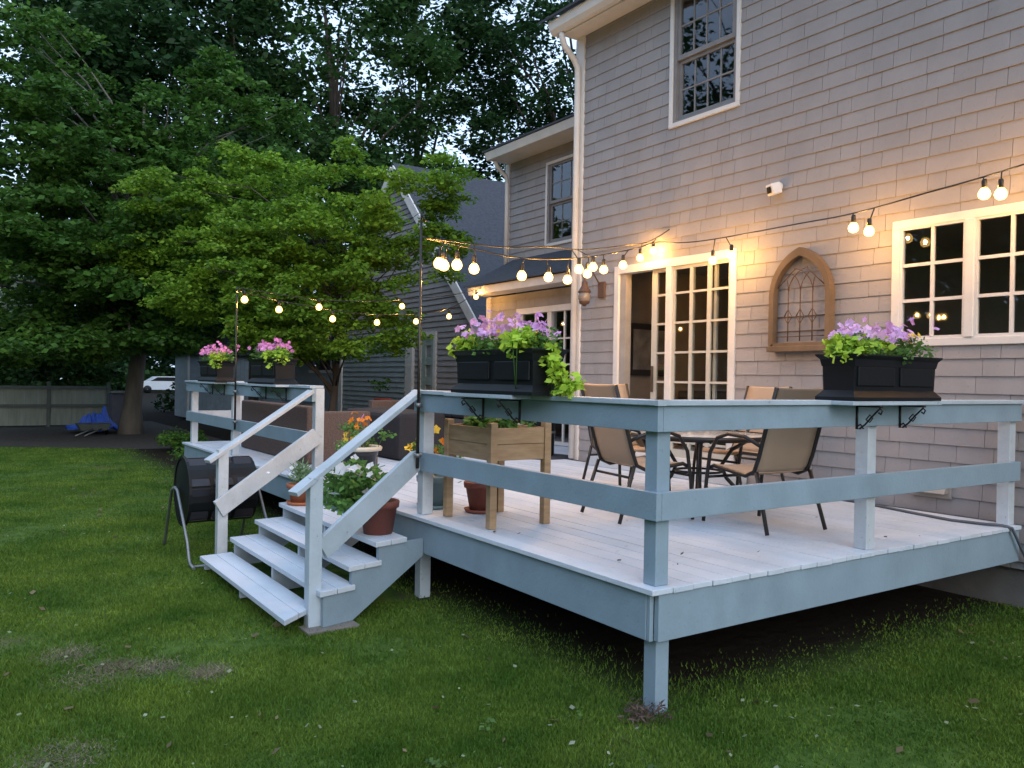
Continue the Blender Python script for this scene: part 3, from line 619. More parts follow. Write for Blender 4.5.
def rails(tag_, a, b, axis, fix, m=M_BLUE):
    """top rail, middle rail and cap between a and b along X or Y at outer face fix"""
    if axis == 'x':
        MB().box(a, b, fix, fix+.037, 1.416, 1.546).build('top_rail', m, deck, .003)
        MB().box(a, b, fix, fix+.037, .975, 1.116).build('middle_rail', m, deck, .003)
        MB().box(a-.02, b, fix-.022, fix+.12, 1.5465, 1.574).build('rail_cap', M_PALE, deck, .004)
    else:
        MB().box(fix-.037, fix, a, b, 1.416, 1.546).build('top_rail', m, deck, .003)
        MB().box(fix-.037, fix, a, b, .975, 1.116).build('middle_rail', m, deck, .003)
        MB().box(fix-.12, fix+.022, a, b, 1.5465, 1.574).build('rail_cap', M_PALE, deck, .004)
rails('f', -2.60, -.0, 'x', 0); rails('r', .0385, 3.72, 'y', 0)
MB().box(0, .022, -.022, .037, 1.5467, 1.5738).build('rail_cap', M_PALE, deck)
rails('fl', -10.02, -4.75, 'x', 0); 
MB().box(-10.09, -10.053, .04, .86, 1.416, 1.546).build('top_rail', M_PALE2, deck); MB().box(-10.09, -10.053, .04, .86, .975, 1.116).build('middle_rail', M_PALE2, deck); MB().box(-10.12, -10.03, .13, .86, 1.5465, 1.574).build('rail_cap', M_PALE2, deck)
# shelves for planters on the rails + brackets
def bracket(x, y, ax):
    mb = MB(); t = .008; L = .17
    def P(o, z): return (x, y-o, z) if ax == 'y' else (x+o, y, z)
    mb.tube([P(.006, 1.40), P(.006, 1.546)], t, 6); mb.tube([P(.006, 1.541), P(L, 1.541)], t, 6)
    mb.tube([P(.006, 1.415), P(.03, 1.43), P(.05, 1.405), P(.02, 1.40), P(.06, 1.43), P(.10, 1.475), P(.13, 1.505), P(.155, 1.53), P(.17, 1.515), P(.16, 1.495), P(.145, 1.505)], .0055, 6)
    mb.tube([P(.065, 1.46), P(.09, 1.445), P(.11, 1.47), P(.09, 1.49), P(.065, 1.46)], .004, 6)
    mb.build('shelf_bracket', M_IRON, deck)
for (a, b) in ((-1.86, -1.05), (-6.42, -5.35), (-8.72, -7.75)):
    MB().box(a, b, -.165, -.0225, 1.5480, 1.5725).build('planter_shelf', M_PALE, deck, .004)
    bracket(a+.25, 0, 'y'); bracket(b-.14, 0, 'y')
MB().box(.0225, .165, 1.36, 2.30, 1.5480, 1.5725).build('planter_shelf', M_PALE, deck, .004); bracket(0, 1.64, 'x'); bracket(0, 2.10, 'x')

# stairs
def sxr(y): return -2.09-.27*(y+1.14)
def sxl(y): return -4.27-.13*(y+1.14)
FY = (-1.14, -.885, -.665, -.44); RZS = (.13, .26, .39, .52)
for k in range(4):
    z = RZS[k]; y0 = FY[k]
    for (a, b) in ((y0, y0+.13), (y0+.134, y0+.275)):
        sxr_ = (lambda y: -2.10-.85*(y+1.14)) if k == 0 else sxr
        MB().hexa([(sxl(a), a, z-.036), (sxr_(a), a, z-.036), (sxr_(b), b, z-.036), (sxl(b), b, z-.036), (sxl(a), a, z), (sxr_(a), a, z), (sxr_(b), b, z), (sxl(b), b, z)]).build('tread', M_DECK, deck, .004)
def stringer(fx, m, full=True):
    poly = [(-.005, .483), (FY[3]+.03, .483), (FY[3]+.03, .353), (FY[2]+.03, .353), (FY[2]+.03, .223), (FY[1]+.03, .223), (FY[1]+.03, .093), (FY[0]+.03, .093), (FY[0]+.03, .02), (-.62, .02), (-.005, .36)]
    if not full: poly = poly[:7]+[(FY[1]+.03, .02), (-.62, .02), (-.005, .36)]
    mb = MB(); w2 = .02
    mb.face([(fx(a)-w2, a, b) for a, b in poly]); mb.face([(fx(a)+w2, a, b) for a, b in reversed(poly)])
    for i in range(len(poly)):
        a, b = poly[i], poly[(i+1) % len(poly)]; mb.face([(fx(a[0])-w2, *a), (fx(b[0])-w2, *b), (fx(b[0])+w2, *b), (fx(a[0])+w2, *a)])
    mb.build('stringer', m, deck)
stringer(lambda y: sxr(y)-.035, M_BLUE, False); stringer(lambda y: sxl(y)+.05, M_PALE); stringer(lambda y: (sxl(y)+sxr(y))/2, M_PALE)
MB().box(-2.30, -2.12, -.98, -.62, -.05, .018).build('stair_footing', mat('concrete_block', (.2, .18, .17), .9), deck)
for x, m in ((-2.325, M_PALE), (-4.60, M_PALE2)):
    MB().box(x, x+.089, -.935, -.846, -.05, 1.0).build('newel_post', m, deck, .005)
MB().bar((-2.24, -1.05, .90), (-2.52, -.003, 1.565), .10, .034).build('handrail', M_PALE, deck, .004)
MB().bar((-2.262, -.842, .515), (-2.50, -.022, 1.06), .036, .155).build('sloping_rail', M_PALE, deck, .003)
MB().bar((-4.52, -1.03, .90), (-4.76, -.003, 1.52), .10, .034).build('handrail', M_PALE2, deck, .004)
MB().bar((-4.485, -.94, .48), (-4.70, .034, 1.09), .036, .16).build('sloping_rail', M_PALE2, deck, .003)

# ------------------------------------------------------------------ poles and string lights
for (x, top, lab) in ((-2.45, 2.88, 'thin dark pole clamped to the railing at the head of the stairs'), (-7.25, 2.74, 'thin dark pole on the railing between two far planters')):
    o = thing('light_pole', lab, 'pole', (x, -.04, .45), 'poles holding up the string lights')
    MB().tube([(x, -.042, 1.0), (x, -.042, 1.7), (x, -.042, top)], [.013, .011, .009], 10).build('shaft', M_POLE, o)
    for z in (1.45, 1.08): MB().lathe([(.018, 0), (.028, 0), (.028, .03), (.018, .03)], (x, -.042, z), 12).build('clamp', M_STEEL, o)
    MB().tube([(x, -.042, top-.08), (x+.03, -.05, top-.02), (x+.06, -.04, top-.07)], .006, 6).build('hook', M_IRON, o)
def strand(label, pts, bulbs, drop=.10, parent=None):
    o = thing('string_lights', label, 'string lights', pts[0], 'strings of bulbs over the deck')
    # cable: smooth through pts
    P = [Vector(p) for p in pts]; sm = []
    for i in range(len(P)-1):
        p0, p1, p2, p3 = P[max(i-1, 0)], P[i], P[i+1], P[min(i+2, len(P)-1)]
        for k in range(6):
            t = k/6; sm.append(.5*((2*p1)+(-p0+p2)*t+(2*p0-5*p1+4*p2-p3)*t*t+(-p0+3*p1-3*p2+p3)*t**3))
    sm.append(P[-1])
    MB().tube(sm, .0065, 6).build('cable', M_IRON, o)
    for (x, y, z) in bulbs:
        q = min(sm, key=lambda s: (s.x-x)**2+(s.y-y)**2)
        s = MB().tube([(q.x, q.y, q.z), (x, y, z+.075)], .005, 6)
        s.lathe([(.001, .10), (.014, .10), (.019, .085), (.019, .045), (.015, .035)], (x, y, z), 10)
        so = s.build('socket', M_IRON, o)
        prof = [(.012, .040), (.023, .032), (.037, .012), (.043, -.010), (.036, -.033), (.02, -.046), (.001, -.05)]
        MB().lathe(prof, (x, y, z), 16).build('bulb', BULB, so)
        MB().lathe([(.001, .020), (.009, .014), (.0165, 0), (.009, -.014), (.001, -.02)], (x, y, z-.004), 10).build('filament', CORE, so)
    return o
PT = (-2.45, -.04, 2.70)
strand('upper bulb string from the stair pole to the wall above the patio door', [PT, (-2.815, .888, 2.77), (-3.0, 1.5, 2.86), (-3.45, 2.3, 2.97), (-3.85, 3.2, 3.16), (-4.03, 3.66, 3.26), (-3.90, 3.74, 3.32), (-3.764, 3.78, 3.39)],
       [(-2.59, .188, 2.551), (-2.653, .383, 2.564), (-2.715, .578, 2.557), (-3.18, 2.025, 2.731), (-3.255, 2.258, 2.78), (-4.039, 3.60, 3.089), (-3.913, 3.68, 3.161)])
strand('long sagging bulb string from the stair pole across the house wall to the right', [PT, (-2.763, .651, 2.715), (-2.9, 1.024, 2.715), (-3.063, 1.493, 2.756), (-3.245, 2.0, 2.83), (-3.402, 2.442, 2.92), (-3.6, 3.1, 3.08), (-3.82, 3.66, 3.24), (-3.4, 3.58, 3.17), (-2.864, 3.536, 3.135), (-1.773, 3.441, 3.12), (-1.21, 3.392, 3.115), (-.557, 3.336, 3.16), (.183, 3.271, 3.22), (1.4, 3.2, 3.4)],
       [(-2.618, .246, 2.543), (-2.965, 1.218, 2.579), (-3.106, 1.612, 2.614), (-3.214, 1.915, 2.625), (-3.335, 2.254, 2.723), (-3.442, 2.553, 2.8), (-3.577, 2.931, 2.896), (-2.891, 3.539, 2.924), (-2.629, 3.516, 2.945), (-1.204, 3.392, 3.0), (-1.051, 3.379, 2.947), (-.093, 3.295, 3.074), (.026, 3.285, 3.051), (.45, 3.55, 3.12), (.62, 3.55, 3.13)])
strand('lower far bulb string from the far pole to the sunroom eave', [(-7.25, -.04, 2.70), (-7.48, .556, 2.63), (-7.839, 1.424, 2.58), (-8.178, 2.245, 2.59), (-8.515, 3.059, 2.67), (-8.832, 3.827, 2.82), (-9.16, 4.60, 3.18)],
       [(-7.48, .556, 2.522), (-7.839, 1.424, 2.468), (-8.178, 2.245, 2.48), (-8.515, 3.059, 2.555), (-8.832, 3.827, 2.695)])
strand('upper far bulb string from the far pole to the sunroom corner', [(-7.25, -.04, 2.73), (-7.45, .5, 2.71), (-7.742, 1.189, 2.70), (-8.05, 2.0, 2.76), (-8.387, 2.75, 2.86), (-8.8, 3.8, 3.03), (-9.2, 4.59, 3.22)],
       [(-7.275, .059, 2.601), (-7.742, 1.189, 2.61), (-8.387, 2.75, 2.764), (-9.19, 4.56, 3.093)])

# ------------------------------------------------------------------ planters and plants
def copy_tree(o, parent=None):
    c = o.copy(); C.objects.link(c); c.parent = parent
    for ch in list(o.children): copy_tree(ch, c)
    return c
def make_planter():
    o = thing('rail_planter', '', 'planter', (0, 0, 0), 'black planter boxes on the deck railing'); L, D, H = .46, .13, .27
    b = MB(); 
    def ring(hx, hy, z): return [(-hx, -hy, z), (hx, -hy, z), (hx, hy, z), (-hx, hy, z)]
    prof = [(L, D, .0), (L, D, .02), (L-.012, D-.012, .035), (L-.035, D-.03, .06), (L-.03, D-.025, .225), (L-.02, D-.015, .24), (L, D+.005, .262), (L, D+.005, H)]
    rs = [ring(*p) for p in prof]
    for a, c in zip(rs[:-1], rs[1:]):
        for k in range(4): b.face([a[k], a[(k+1) % 4], c[(k+1) % 4], c[k]])
    b.face(ring(L, D, 0)[::-1])
    ri = ring(L-.012, D-.01, H); 
    for k in range(4): b.face([rs[-1][k], rs[-1][(k+1) % 4], ri[(k+1) % 4], ri[k]])
    rb = ring(L-.03, D-.02, .2)
    for k in range(4): b.face([ri[k], ri[(k+1) % 4], rb[(k+1) % 4], rb[k]])
    b.build('box', M_BLACK, o)
    for s in (-1, 1):
        for (x0, x1) in ((-.40, -.03), (.03, .40)): MB().box(x0, x1, -D+.016 if s < 0 else D-.03, -D+.03 if s < 0 else D-.016, .085, .20).build('raised_panel', M_BLACK, o, .008)
    MB().box(-L+.05, L-.05, -D+.045, D-.045, .15, .235).build('soil', M_SOIL, o)
    return o
pl0 = make_planter()
PLS = [((-1.30, -.035, 1.5745), 0, 'black rail planter of purple petunias with lime vine trailing off its end'), ((.035, 1.83, 1.5745), 90, 'black rail planter on the right railing in front of the arched frame'),
       ((-5.87, -.035, 1.5745), 0, 'far black rail planter just left of the white stair post'), ((-8.17, -.035, 1.5745), 0, 'farthest black rail planter at the left end of the railing')]
for i, (loc, rz, lab) in enumerate(PLS):
    o = pl0 if i == 0 else copy_tree(pl0)
    o.location = loc; o.rotation_euler = (0, 0, R(rz)); o['label'] = lab
def blooms(P, size, m, name, parent, rng=npr, petals=5, up=.5):
    """open flowers: each a ring of petals"""
    out = []
    for p in P:
        nrm = rng.normal(0, 1, 3)*.6; nrm[2] += up; nrm += np.array([.35, -.35, 0]); nrm /= np.linalg.norm(nrm)
        a = np.cross(nrm, [0.3, .2, .9]); a /= np.linalg.norm(a); b = np.cross(nrm, a); s = size*rng.uniform(.7, 1.2)
        for k in range(petals):
            t = 2*np.pi*(k+rng.uniform(-.1, .1))/petals; d = a*np.cos(t)+b*np.sin(t); e = -a*np.sin(t)+b*np.cos(t)
            out.append([p, p+d*s*.6+e*s*.42+nrm*s*.18, p+d*s+nrm*s*.12, p+d*s*.6-e*s*.42+nrm*s*.18])
    return npmesh(name, np.array(out), 4, m, parent)
def plant(name, label, cs, rs, per, leaf, lm, fl=None, cat='plant', flat=.6, group=None, seed=1, narrow=.7, stems=True, lf=.35, droop=.25, base=None):
    """leafy plant: clumps at centres cs with radii rs; fl = [(material, [points], size, partname)]"""
    rng = np.random.default_rng(seed); c0 = base or (float(np.mean([c[0] for c in cs])), float(np.mean([c[1] for c in cs])), float(min(c[2] for c in cs)))
    o = thing(name, label, cat, c0, group); P = clumpcloud(cs, rs, per, rng, flat, .45)
    npmesh('leaves', leaves(P, leaf, lf, narrow, rng, droop), 4, lm, o)
    if stems:
        mb = MB()
        for c in cs:
            for _ in range(2): mb.tube([(c[0]*.7+c0[0]*.3, c[1]*.7+c0[1]*.3, c0[2]-.03), (c[0]+rng.normal(0, .02), c[1]+rng.normal(0, .02), c[2])], .003, 4)
        mb.build('stems', L_GREEN, o)
    for (m, pts, sz, nm) in (fl or []):
        q = blooms(np.array(pts), sz, m, nm, o, rng)
        if len(pts) > 100: q['kind'] = 'stuff'
    return o
def pts(n, c, s, rng): return [tuple(np.array(c)+rng.normal(0, 1, 3)*np.array(s)) for _ in range(n)]
g0 = np.random.default_rng(77)
def box_flowers(loc, rz, L, pet, lab1, lab2, vine_end, trail, scale=1, seed=1, extra=None):
    r_ = np.random.default_rng(seed); ca, sa = math.cos(R(rz)), math.sin(R(rz))
    def W(x, y, z): return (loc[0]+x*ca-y*sa, loc[1]+x*sa+y*ca, loc[2]+z)
    cs = [W(-L+.06+k*(2*L-.12)/8, r_.normal(0, .03), .29+r_.uniform(0, .06)) for k in range(9)]
    fl_ = [(pet, [W(r_.uniform(-L+.03, L-.12), r_.normal(0, .07), .36+abs(r_.normal(0, .055))) for _ in range(130)], .027, 'petunia_blooms')]
    if extra == 'y': fl_.append((P_YELL, [W(r_.normal(.08, .12), r_.normal(0, .05), .37+r_.uniform(0, .05)) for _ in range(16)], .025, 'yellow_blooms'))
    plant('petunia', lab1, cs, [.105]*9, 13000, .028, L_GREEN, fl_, flat=.8, seed=seed, group=None)
    cs2 = []; rs2 = []
    for (vx, n_) in vine_end:
        for k in range(n_): cs2.append(W(vx+r_.normal(0, .05), -.04+r_.normal(0, .05), .30+r_.uniform(-.02, .06))); rs2.append(.075)
    for (x, y, z) in trail: cs2.append(W(x, y, z)); rs2.append(.06)
    plant('potato_vine', lab2, cs2, rs2, 9000, .042, L_LIME, None, flat=.8, seed=seed+5, narrow=.85, lf=.2, droop=.4)
box_flowers(PLS[0][0], 0, .46, P_PURP, 'light purple petunias spilling over the nearest left planter', 'lime green sweet potato vine trailing down the end of the nearest left planter', [(-.42, 5), (-.3, 2), (.32, 6), (.2, 4), (.05, 2)],
            [(.44, .02, .27), (.48, .0, .22), (.50, .0, .17), (.52, .02, .12), (.55, .05, .09), (.60, .06, .10), (.62, .03, .06), (.57, .0, .05)], seed=3, extra='y')
box_flowers(PLS[1][0], 90, .44, P_PURP, 'purple and yellow flowers standing in the right railing planter', 'lime green vine at the left end of the right railing planter', [(-.34, 5), (-.22, 3), (-.42, 3)], [(-.45, -.03, .27)], seed=9, extra='y')
box_flowers(PLS[2][0], 0, .45, P_PINK, 'pink petunias in the far planter beside the stair post', 'lime vine bunch between pink blooms in the planter beside the stair post', [(.25, 5), (.35, 3)], [(.35, -.1, .22), (.44, -.05, .27)], seed=14)
box_flowers(PLS[3][0], 0, .45, P_PINK, 'pink petunias in the farthest left planter', 'lime vine bunch in the farthest left planter', [(.2, 5), (.35, 3)], [(.42, -.1, .22), (.3, -.12, .25)], seed=18)

# cedar raised planter
cp = thing('raised_planter', 'square cedar planter on four tall legs behind the front railing', 'planter', (-2.07, .40, .64))
X0, X1, Y0_, Y1_ = -2.40, -1.75, .15, .66
for (x, y) in ((X0, Y0_), (X1-.055, Y0_), (X0, Y1_-.055), (X1-.055, Y1_-.055)): MB().box(x, x+.055, y, y+.055, .6415, 1.365).build('leg', M_CEDAR, cp, .003)
for k in range(2):
    z0 = 1.105+k*.113; z1 = z0+.110
    for bx_ in ((X0+.056, X1-.056, Y0_+.012, Y0_+.03, z0, z1), (X0+.056, X1-.056, Y1_-.03, Y1_-.012, z0, z1), (X0+.012, X0+.03, Y0_+.056, Y1_-.056, z0, z1), (X1-.03, X1-.012, Y0_+.056, Y1_-.056, z0, z1)):
        MB().box(*bx_).build('side_board', M_CEDAR, cp, .002)
MB().box(X0+.031, X1-.031, Y0_+.031, Y1_-.031, 1.12, 1.30).build('soil', M_SOIL, cp)
plant('lettuce', 'leafy green herbs filling the cedar raised planter', [(X0+.1+g0.uniform(0, .45), Y0_+.1+g0.uniform(0, .3), 1.38) for _ in range(14)], [.085]*14, 5000, .06, L_GREEN, seed=4, flat=.7)

# pots
def pot(name, label, c, r0, r1, h, m, saucer=True, rim=True, group='flower pots on the deck and stairs'):
    o = thing(name, label, 'pot', c, group); t = .012
    prof = [(.001, 0), (r0, 0), (r1-.008, h*.8)]
    if rim: prof += [(r1+.006, h*.8), (r1+.01, h*.98), (r1+.006, h)]
    else: prof += [(r1, h*.9), (r1+.006, h)]
    prof += [(r1-t, h), (r1-t-.004, h*.86), (.001, h*.86)]
    MB().lathe(prof, (c[0], c[1], c[2]+(.014 if saucer else 0)), 28).build('pot_body', m, o)
    MB().lathe([(.001, h*.875), (r1-t-.006, h*.875)], (c[0], c[1], c[2]+.012), 20).build('soil', M_SOIL, o)
    if saucer: MB().lathe([(.001, 0), (r0+.03, 0), (r0+.045, .028), (r0+.035, .028), (r0+.025, .010), (.001, .010)], c, 28).build('saucer', m, o)
    return o
ST = .522
pot('flower_pot', 'big terracotta pot of white petunias on the top stair', (-2.60, -.28, ST), .105, .145, .24, M_TERR2, False)
c = (-2.68, -.32, ST)
plant('white_petunia', 'bushy white petunias growing in the big terracotta pot', [(c[0]+g0.uniform(-.30, .12), c[1]+g0.uniform(-.26, .06), c[2]+g0.uniform(.20, .46)) for _ in range(26)], [.11]*26, 3600, .055, L_GREEN,
      [(P_WHT, [(c[0]+g0.uniform(-.36, .12), c[1]+g0.uniform(-.28, .06), c[2]+g0.uniform(.28, .52)) for _ in range(26)], .045, 'white_blooms')], seed=6, flat=.8, base=(-2.60, -.28, ST+.2))
pot('flower_pot', 'small terracotta pot with saucer at the left of the top stair', (-4.18, -.30, ST), .085, .12, .17, M_TERR)
plant('lavender', 'grey green spiky herb in the small terracotta pot', [(-4.18+g0.normal(0, .05), -.30+g0.normal(0, .05), ST+.20+g0.uniform(0, .13)) for _ in range(10)], [.075]*10, 7000, .06, L_SAGE, [(P_WHT, pts(8, (-4.18, -.3, ST+.28), (.1, .1, .05), g0), .02, 'pale_blooms')], seed=7, narrow=.18, lf=.1, droop=-.8)
pot('glazed_pot', 'dark glazed pot with cream rim of zinnias at the stair top', (-4.28, .30, .641), .15, .165, .36, M_DPOT, False)
o = bpy.data.objects['glazed_pot']; MB().lathe([(.172, .33), (.205, .335), (.212, .365), (.20, .375), (.15, .37), (.15, .33)], (-4.28, .30, .641), 28).build('cream_rim', M_CREAM, o)
zc = (-4.28, .30, 1.03)
plant('zinnia', 'orange and red zinnias above the cream rimmed pot', [(zc[0]+g0.normal(0, .09), zc[1]+g0.normal(0, .09), zc[2]+g0.uniform(.0, .22)) for _ in range(14)], [.085]*14, 6000, .036, L_GREEN,
      [(P_ORNG, [(zc[0]+g0.normal(0, .09), zc[1]+g0.normal(0, .09), zc[2]+g0.uniform(.12, .30)) for _ in range(18)], .030, 'orange_blooms'), (P_YELL, [(zc[0]+g0.normal(.02, .1), zc[1]-.08+g0.normal(0, .06), zc[2]+g0.uniform(.02, .10)) for _ in range(16)], .026, 'yellow_blooms'),
       (P_PINK, [(zc[0]+.03, zc[1], zc[2]+.26)], .045, 'pink_bloom')], seed=8)
pot('glazed_pot', 'pale blue grey pot of marigolds behind the right stair post', (-2.80, .30, .641), .10, .14, .24, M_BLUEPOT)
zc = (-2.86, .26, .93)
plant('marigold', 'tall orange marigolds in the blue grey pot', [(zc[0]+g0.normal(0, .09), zc[1]+g0.normal(0, .09), zc[2]+g0.uniform(0, .22)) for _ in range(12)], [.08]*12, 5000, .036, L_GREEN,
      [(P_ORNG, [(zc[0]+g0.normal(.04, .08), zc[1]+g0.normal(0, .08), zc[2]+g0.uniform(.12, .27)) for _ in range(22)], .032, 'orange_blooms'), (P_YELL, [(zc[0]+.1, zc[1]+.02, zc[2]+.33), (zc[0]-.12, zc[1]-.1, zc[2]+.17), (zc[0]-.05, zc[1]-.1, zc[2]+.2), (zc[0]-.2, zc[1]-.08, zc[2]+.16)], .034, 'yellow_blooms')], seed=10)
pot('flower_pot', 'dark red brown pot with saucer beside the cedar planter legs', (-2.43, .50, .641), .085, .125, .22, M_TERR2)
plant('fern', 'small green sprigs in the dark pot by the cedar planter', [(-2.50+g0.normal(0, .05), .5+g0.normal(0, .05), .88) for _ in range(5)], [.06]*5, 2500, .05, L_GREEN, seed=12)
pot('flower_pot', 'red pot standing on the porch ledge below the gable', (-13.6, 4.9, .95), .13, .19, .26, mat('red_pot', (.30, .05, .03), .5), False)
plant('hanging_vine', 'trailing plant growing in the red pot by the porch', [(-13.75+g0.normal(0, .12), 4.9+g0.normal(0, .1), 1.3+g0.uniform(0, .3)) for _ in range(8)], [.12]*8, 900, .08, L_MID, seed=13)
MB().box(-13.95, -13.2, 4.7, 5.1, 0, .945).build('stone_ledge', MATS['concrete'])
tag(bpy.data.objects['stone_ledge'], 'low grey ledge carrying the red flower pot', 'ledge')

# ------------------------------------------------------------------ patio chairs and table
def make_chair():
    o = thing('sling_chair', '', 'chair', (0, 0, 0), 'tan sling chairs round the patio table')
    side = MB()
    for s in (-1, 1):
        x = s*.255
        MB().tube([(x*1.08, -.33, .012), (x*1.04, -.27, .2), (x, -.20, .42)], .014, 8).build('leg', M_FRAME, o)
        MB().tube([(x*1.08, .30, .012), (x*1.07, .28, .3), (x*1.07, .245, .52), (x*1.07, .17, .63), (x*1.07, .06, .665), (x*1.05, -.10, .655), (x*1.02, -.24, .60)], .014, 8).build('armrest', M_FRAME, o)
        side.tube([(x, .27, .40), (x, .22, .425), (x, -.10, .385), (x, -.18, .42), (x, -.22, .52), (x, -.28, .72), (x, -.37, 1.0)], .015, 8)
    side.tube([(-.255, -.215, .33), (.255, -.215, .33)], .011, 6); side.tube([(-.27, .26, .34), (.27, .26, .34)], .011, 6)
    side.build('frame', M_FRAME, o)
    def sling(name, prof):
        mb = MB(); n = 6
        for i in range(len(prof)-1):
            (a, b), (c, d) = prof[i], prof[i+1]
            for k in range(n):
                u0, u1 = -.245+.49*k/n, -.245+.49*(k+1)/n; f = lambda u: -.012*(1-(u/.245)**2)
                mb.face([(u0, a, b+f(u0)*.6), (u1, a, b+f(u1)*.6), (u1, c, d+f(u1)*.6), (u0, c, d+f(u0)*.6)], True)
        q = mb.build(name, M_SLING, o); bm_ = bmesh.new(); bm_.from_mesh(q.data); bmesh.ops.remove_doubles(bm_, verts=bm_.verts, dist=.0005); bm_.to_mesh(q.data); bm_.free(); md = q.modifiers.new('s', 'SOLIDIFY'); md.thickness = .005
    sling('seat', [(.28, .405), (.25, .42), (.2, .43), (.05, .41), (-.1, .395), (-.155, .41)])
    sling('backrest', [(-.165, .418), (-.185, .445), (-.22, .53), (-.25, .63), (-.28, .73), (-.325, .87), (-.365, .985), (-.372, 1.0)])
    return o
ch0 = make_chair()
CH = [((-1.66, 1.42), -10, 'tan sling chair with its back to the front railing'), ((-.93, 1.94), 84, 'tan sling chair nearest the right railing, seen from behind'),
      ((-2.80, 2.32), -96, 'tan sling chair on the far left side of the patio table'), ((-2.05, 3.0), 176, 'tan sling chair between the patio table and the house wall')]
for i, ((x, y), rz, lab) in enumerate(CH):
    o = ch0 if i == 0 else copy_tree(ch0)
    o.location = (x, y, .64); o.rotation_euler = (0, 0, R(rz)); o['label'] = lab
tb = thing('patio_table', 'round glass topped patio table with dark bent metal legs', 'table', (-1.80, 2.22, .64))
MB().lathe([(.001, .585), (.56, .585), (.575, .59), (.575, .60), (.56, .605), (.001, .605)], (-1.8, 2.22, .64), 40).build('table_top', mat('sky_reflect_glass_top', (.62, .60, .56), .12, .05, spec=.8), tb)  # glass top; whitish sky reflection put in as a pale base colour
MB().lathe([(.574, .57), (.59, .575), (.59, .61), (.577, .612)], (-1.8, 2.22, .64), 40).build('rim', M_FRAME, tb)
for k in range(4):
    t = R(45+90*k); dx, dy = math.cos(t), math.sin(t); q = lambda r, z: (-1.8+dx*r, 2.22+dy*r, .64+z)
    MB().tube([q(.44, .012), q(.36, .1), q(.22, .25), q(.18, .35), q(.26, .48), q(.42, .58)], .016, 8).build('leg', M_FRAME, tb)
MB().lathe([(.19, .29), (.205, .30), (.19, .31), (.18, .30), (.19, .29)], (-1.8, 2.22, .64), 24).build('brace_ring', M_FRAME, tb)

# ------------------------------------------------------------------ wicker sofas etc. at the far part of the deck
def sofa(label, x0, x1, y0, y1, back, h=.67):
    o = thing('wicker_sofa', label, 'sofa', ((x0+x1)/2, (y0+y1)/2, .641), 'brown wicker outdoor sofas'); z = .642
    yb = (y0, y0+.16) if back == 'front' else (y1-.16, y1)
    ys = (y0+.161, y1) if back == 'front' else (y0, y1-.161)
    MB().box(x0, x1, yb[0], yb[1], z, z+h).build('backrest', M_WICK, o, .02)
    for a, b in ((x0, x0+.16), (x1-.16, x1)): MB().box(a, b, ys[0], ys[1], z, z+h-.06).build('arm', M_WICK, o, .02)
    MB().box(x0+.161, x1-.161, ys[0], ys[1], z, z+.28).build('base', M_WICK, o, .01)
    n = max(2, round((x1-x0-.32)/.62)); w_ = (x1-x0-.32)/n
    for k in range(n):
        MB().box(x0+.165+k*w_, x0+.155+(k+1)*w_, ys[0]+.02, ys[1]-.02, z+.281, z+.42).build('seat_cushion', M_CUSH, o, .03)
        yc = (ys[0], ys[0]+.15) if back == 'front' else (ys[1]-.15, ys[1])
        MB().box(x0+.17+k*w_, x0+.15+(k+1)*w_, yc[0]+.002, yc[1]-.002, z+.425, z+h-.02).build('back_cushion', M_CUSH, o, .04)
sofa('brown wicker sofa with its back to the front railing', -8.9, -6.25, .5, 1.3, 'front')
sofa('brown wicker sofa facing the garden beside the house', -9.9, -6.6, 2.9, 3.7, 'rear', .70)
fp = thing('fire_table', 'low table under a fitted black cover in front of the far sofa', 'table', (-7.2, 1.95, .641))
MB().hexa([(-8.0, 1.62, .65), (-6.15, 1.62, .65), (-6.15, 2.35, .65), (-8.0, 2.35, .65), (-7.95, 1.66, 1.22), (-6.2, 1.66, 1.22), (-6.2, 2.31, 1.24), (-7.95, 2.31, 1.24)]).build('cover', M_CUSH, fp, .05)
MB().hexa([(-7.8, 1.75, .643), (-6.3, 1.75, .643), (-6.3, 2.2, .643), (-7.8, 2.2, .643), (-7.8, 1.75, .66), (-6.3, 1.75, .66), (-6.3, 2.2, .66), (-7.8, 2.2, .66)]).build('base', M_WICK, fp)
sb = thing('side_crate', 'small brown wicker block beside the zinnia pot', 'side table', (-5.1, .62, .641)); MB().box(-5.25, -4.95, .5, .8, .642, .90).build('body', M_WICK, sb, .01); MB().box(-5.26, -4.94, .49, .81, .901, .915).build('top', M_WICK, sb, .004)
# black bin on mat by the downspout
bn = thing('covered_bin', 'tall black covered bin on a round mat at the house corner', 'bin', (-6.05, 3.75, .64))
MB().lathe([(.001, 0), (.13, 0), (.14, .02), (.15, .55), (.20, .62), (.21, .66), (.17, .74), (.02, .78), (.001, .78)], (-6.0, 3.72, .655), 20).build('body', M_BLACK, bn)
MB().lathe([(.135, .30), (.155, .30), (.155, .33), (.135, .33)], (-6.0, 3.72, .655), 20).build('band', M_STEEL, bn)
mt = MB().lathe([(.001, .012), (.42, .012), (.43, .006), (.43, .0)], (-5.95, 3.62, .6415), 36).build('door_mat', mat('dark_mat', (.03, .035, .045), .9)); tag(mt, 'round dark rubber mat under the black bin', 'mat')
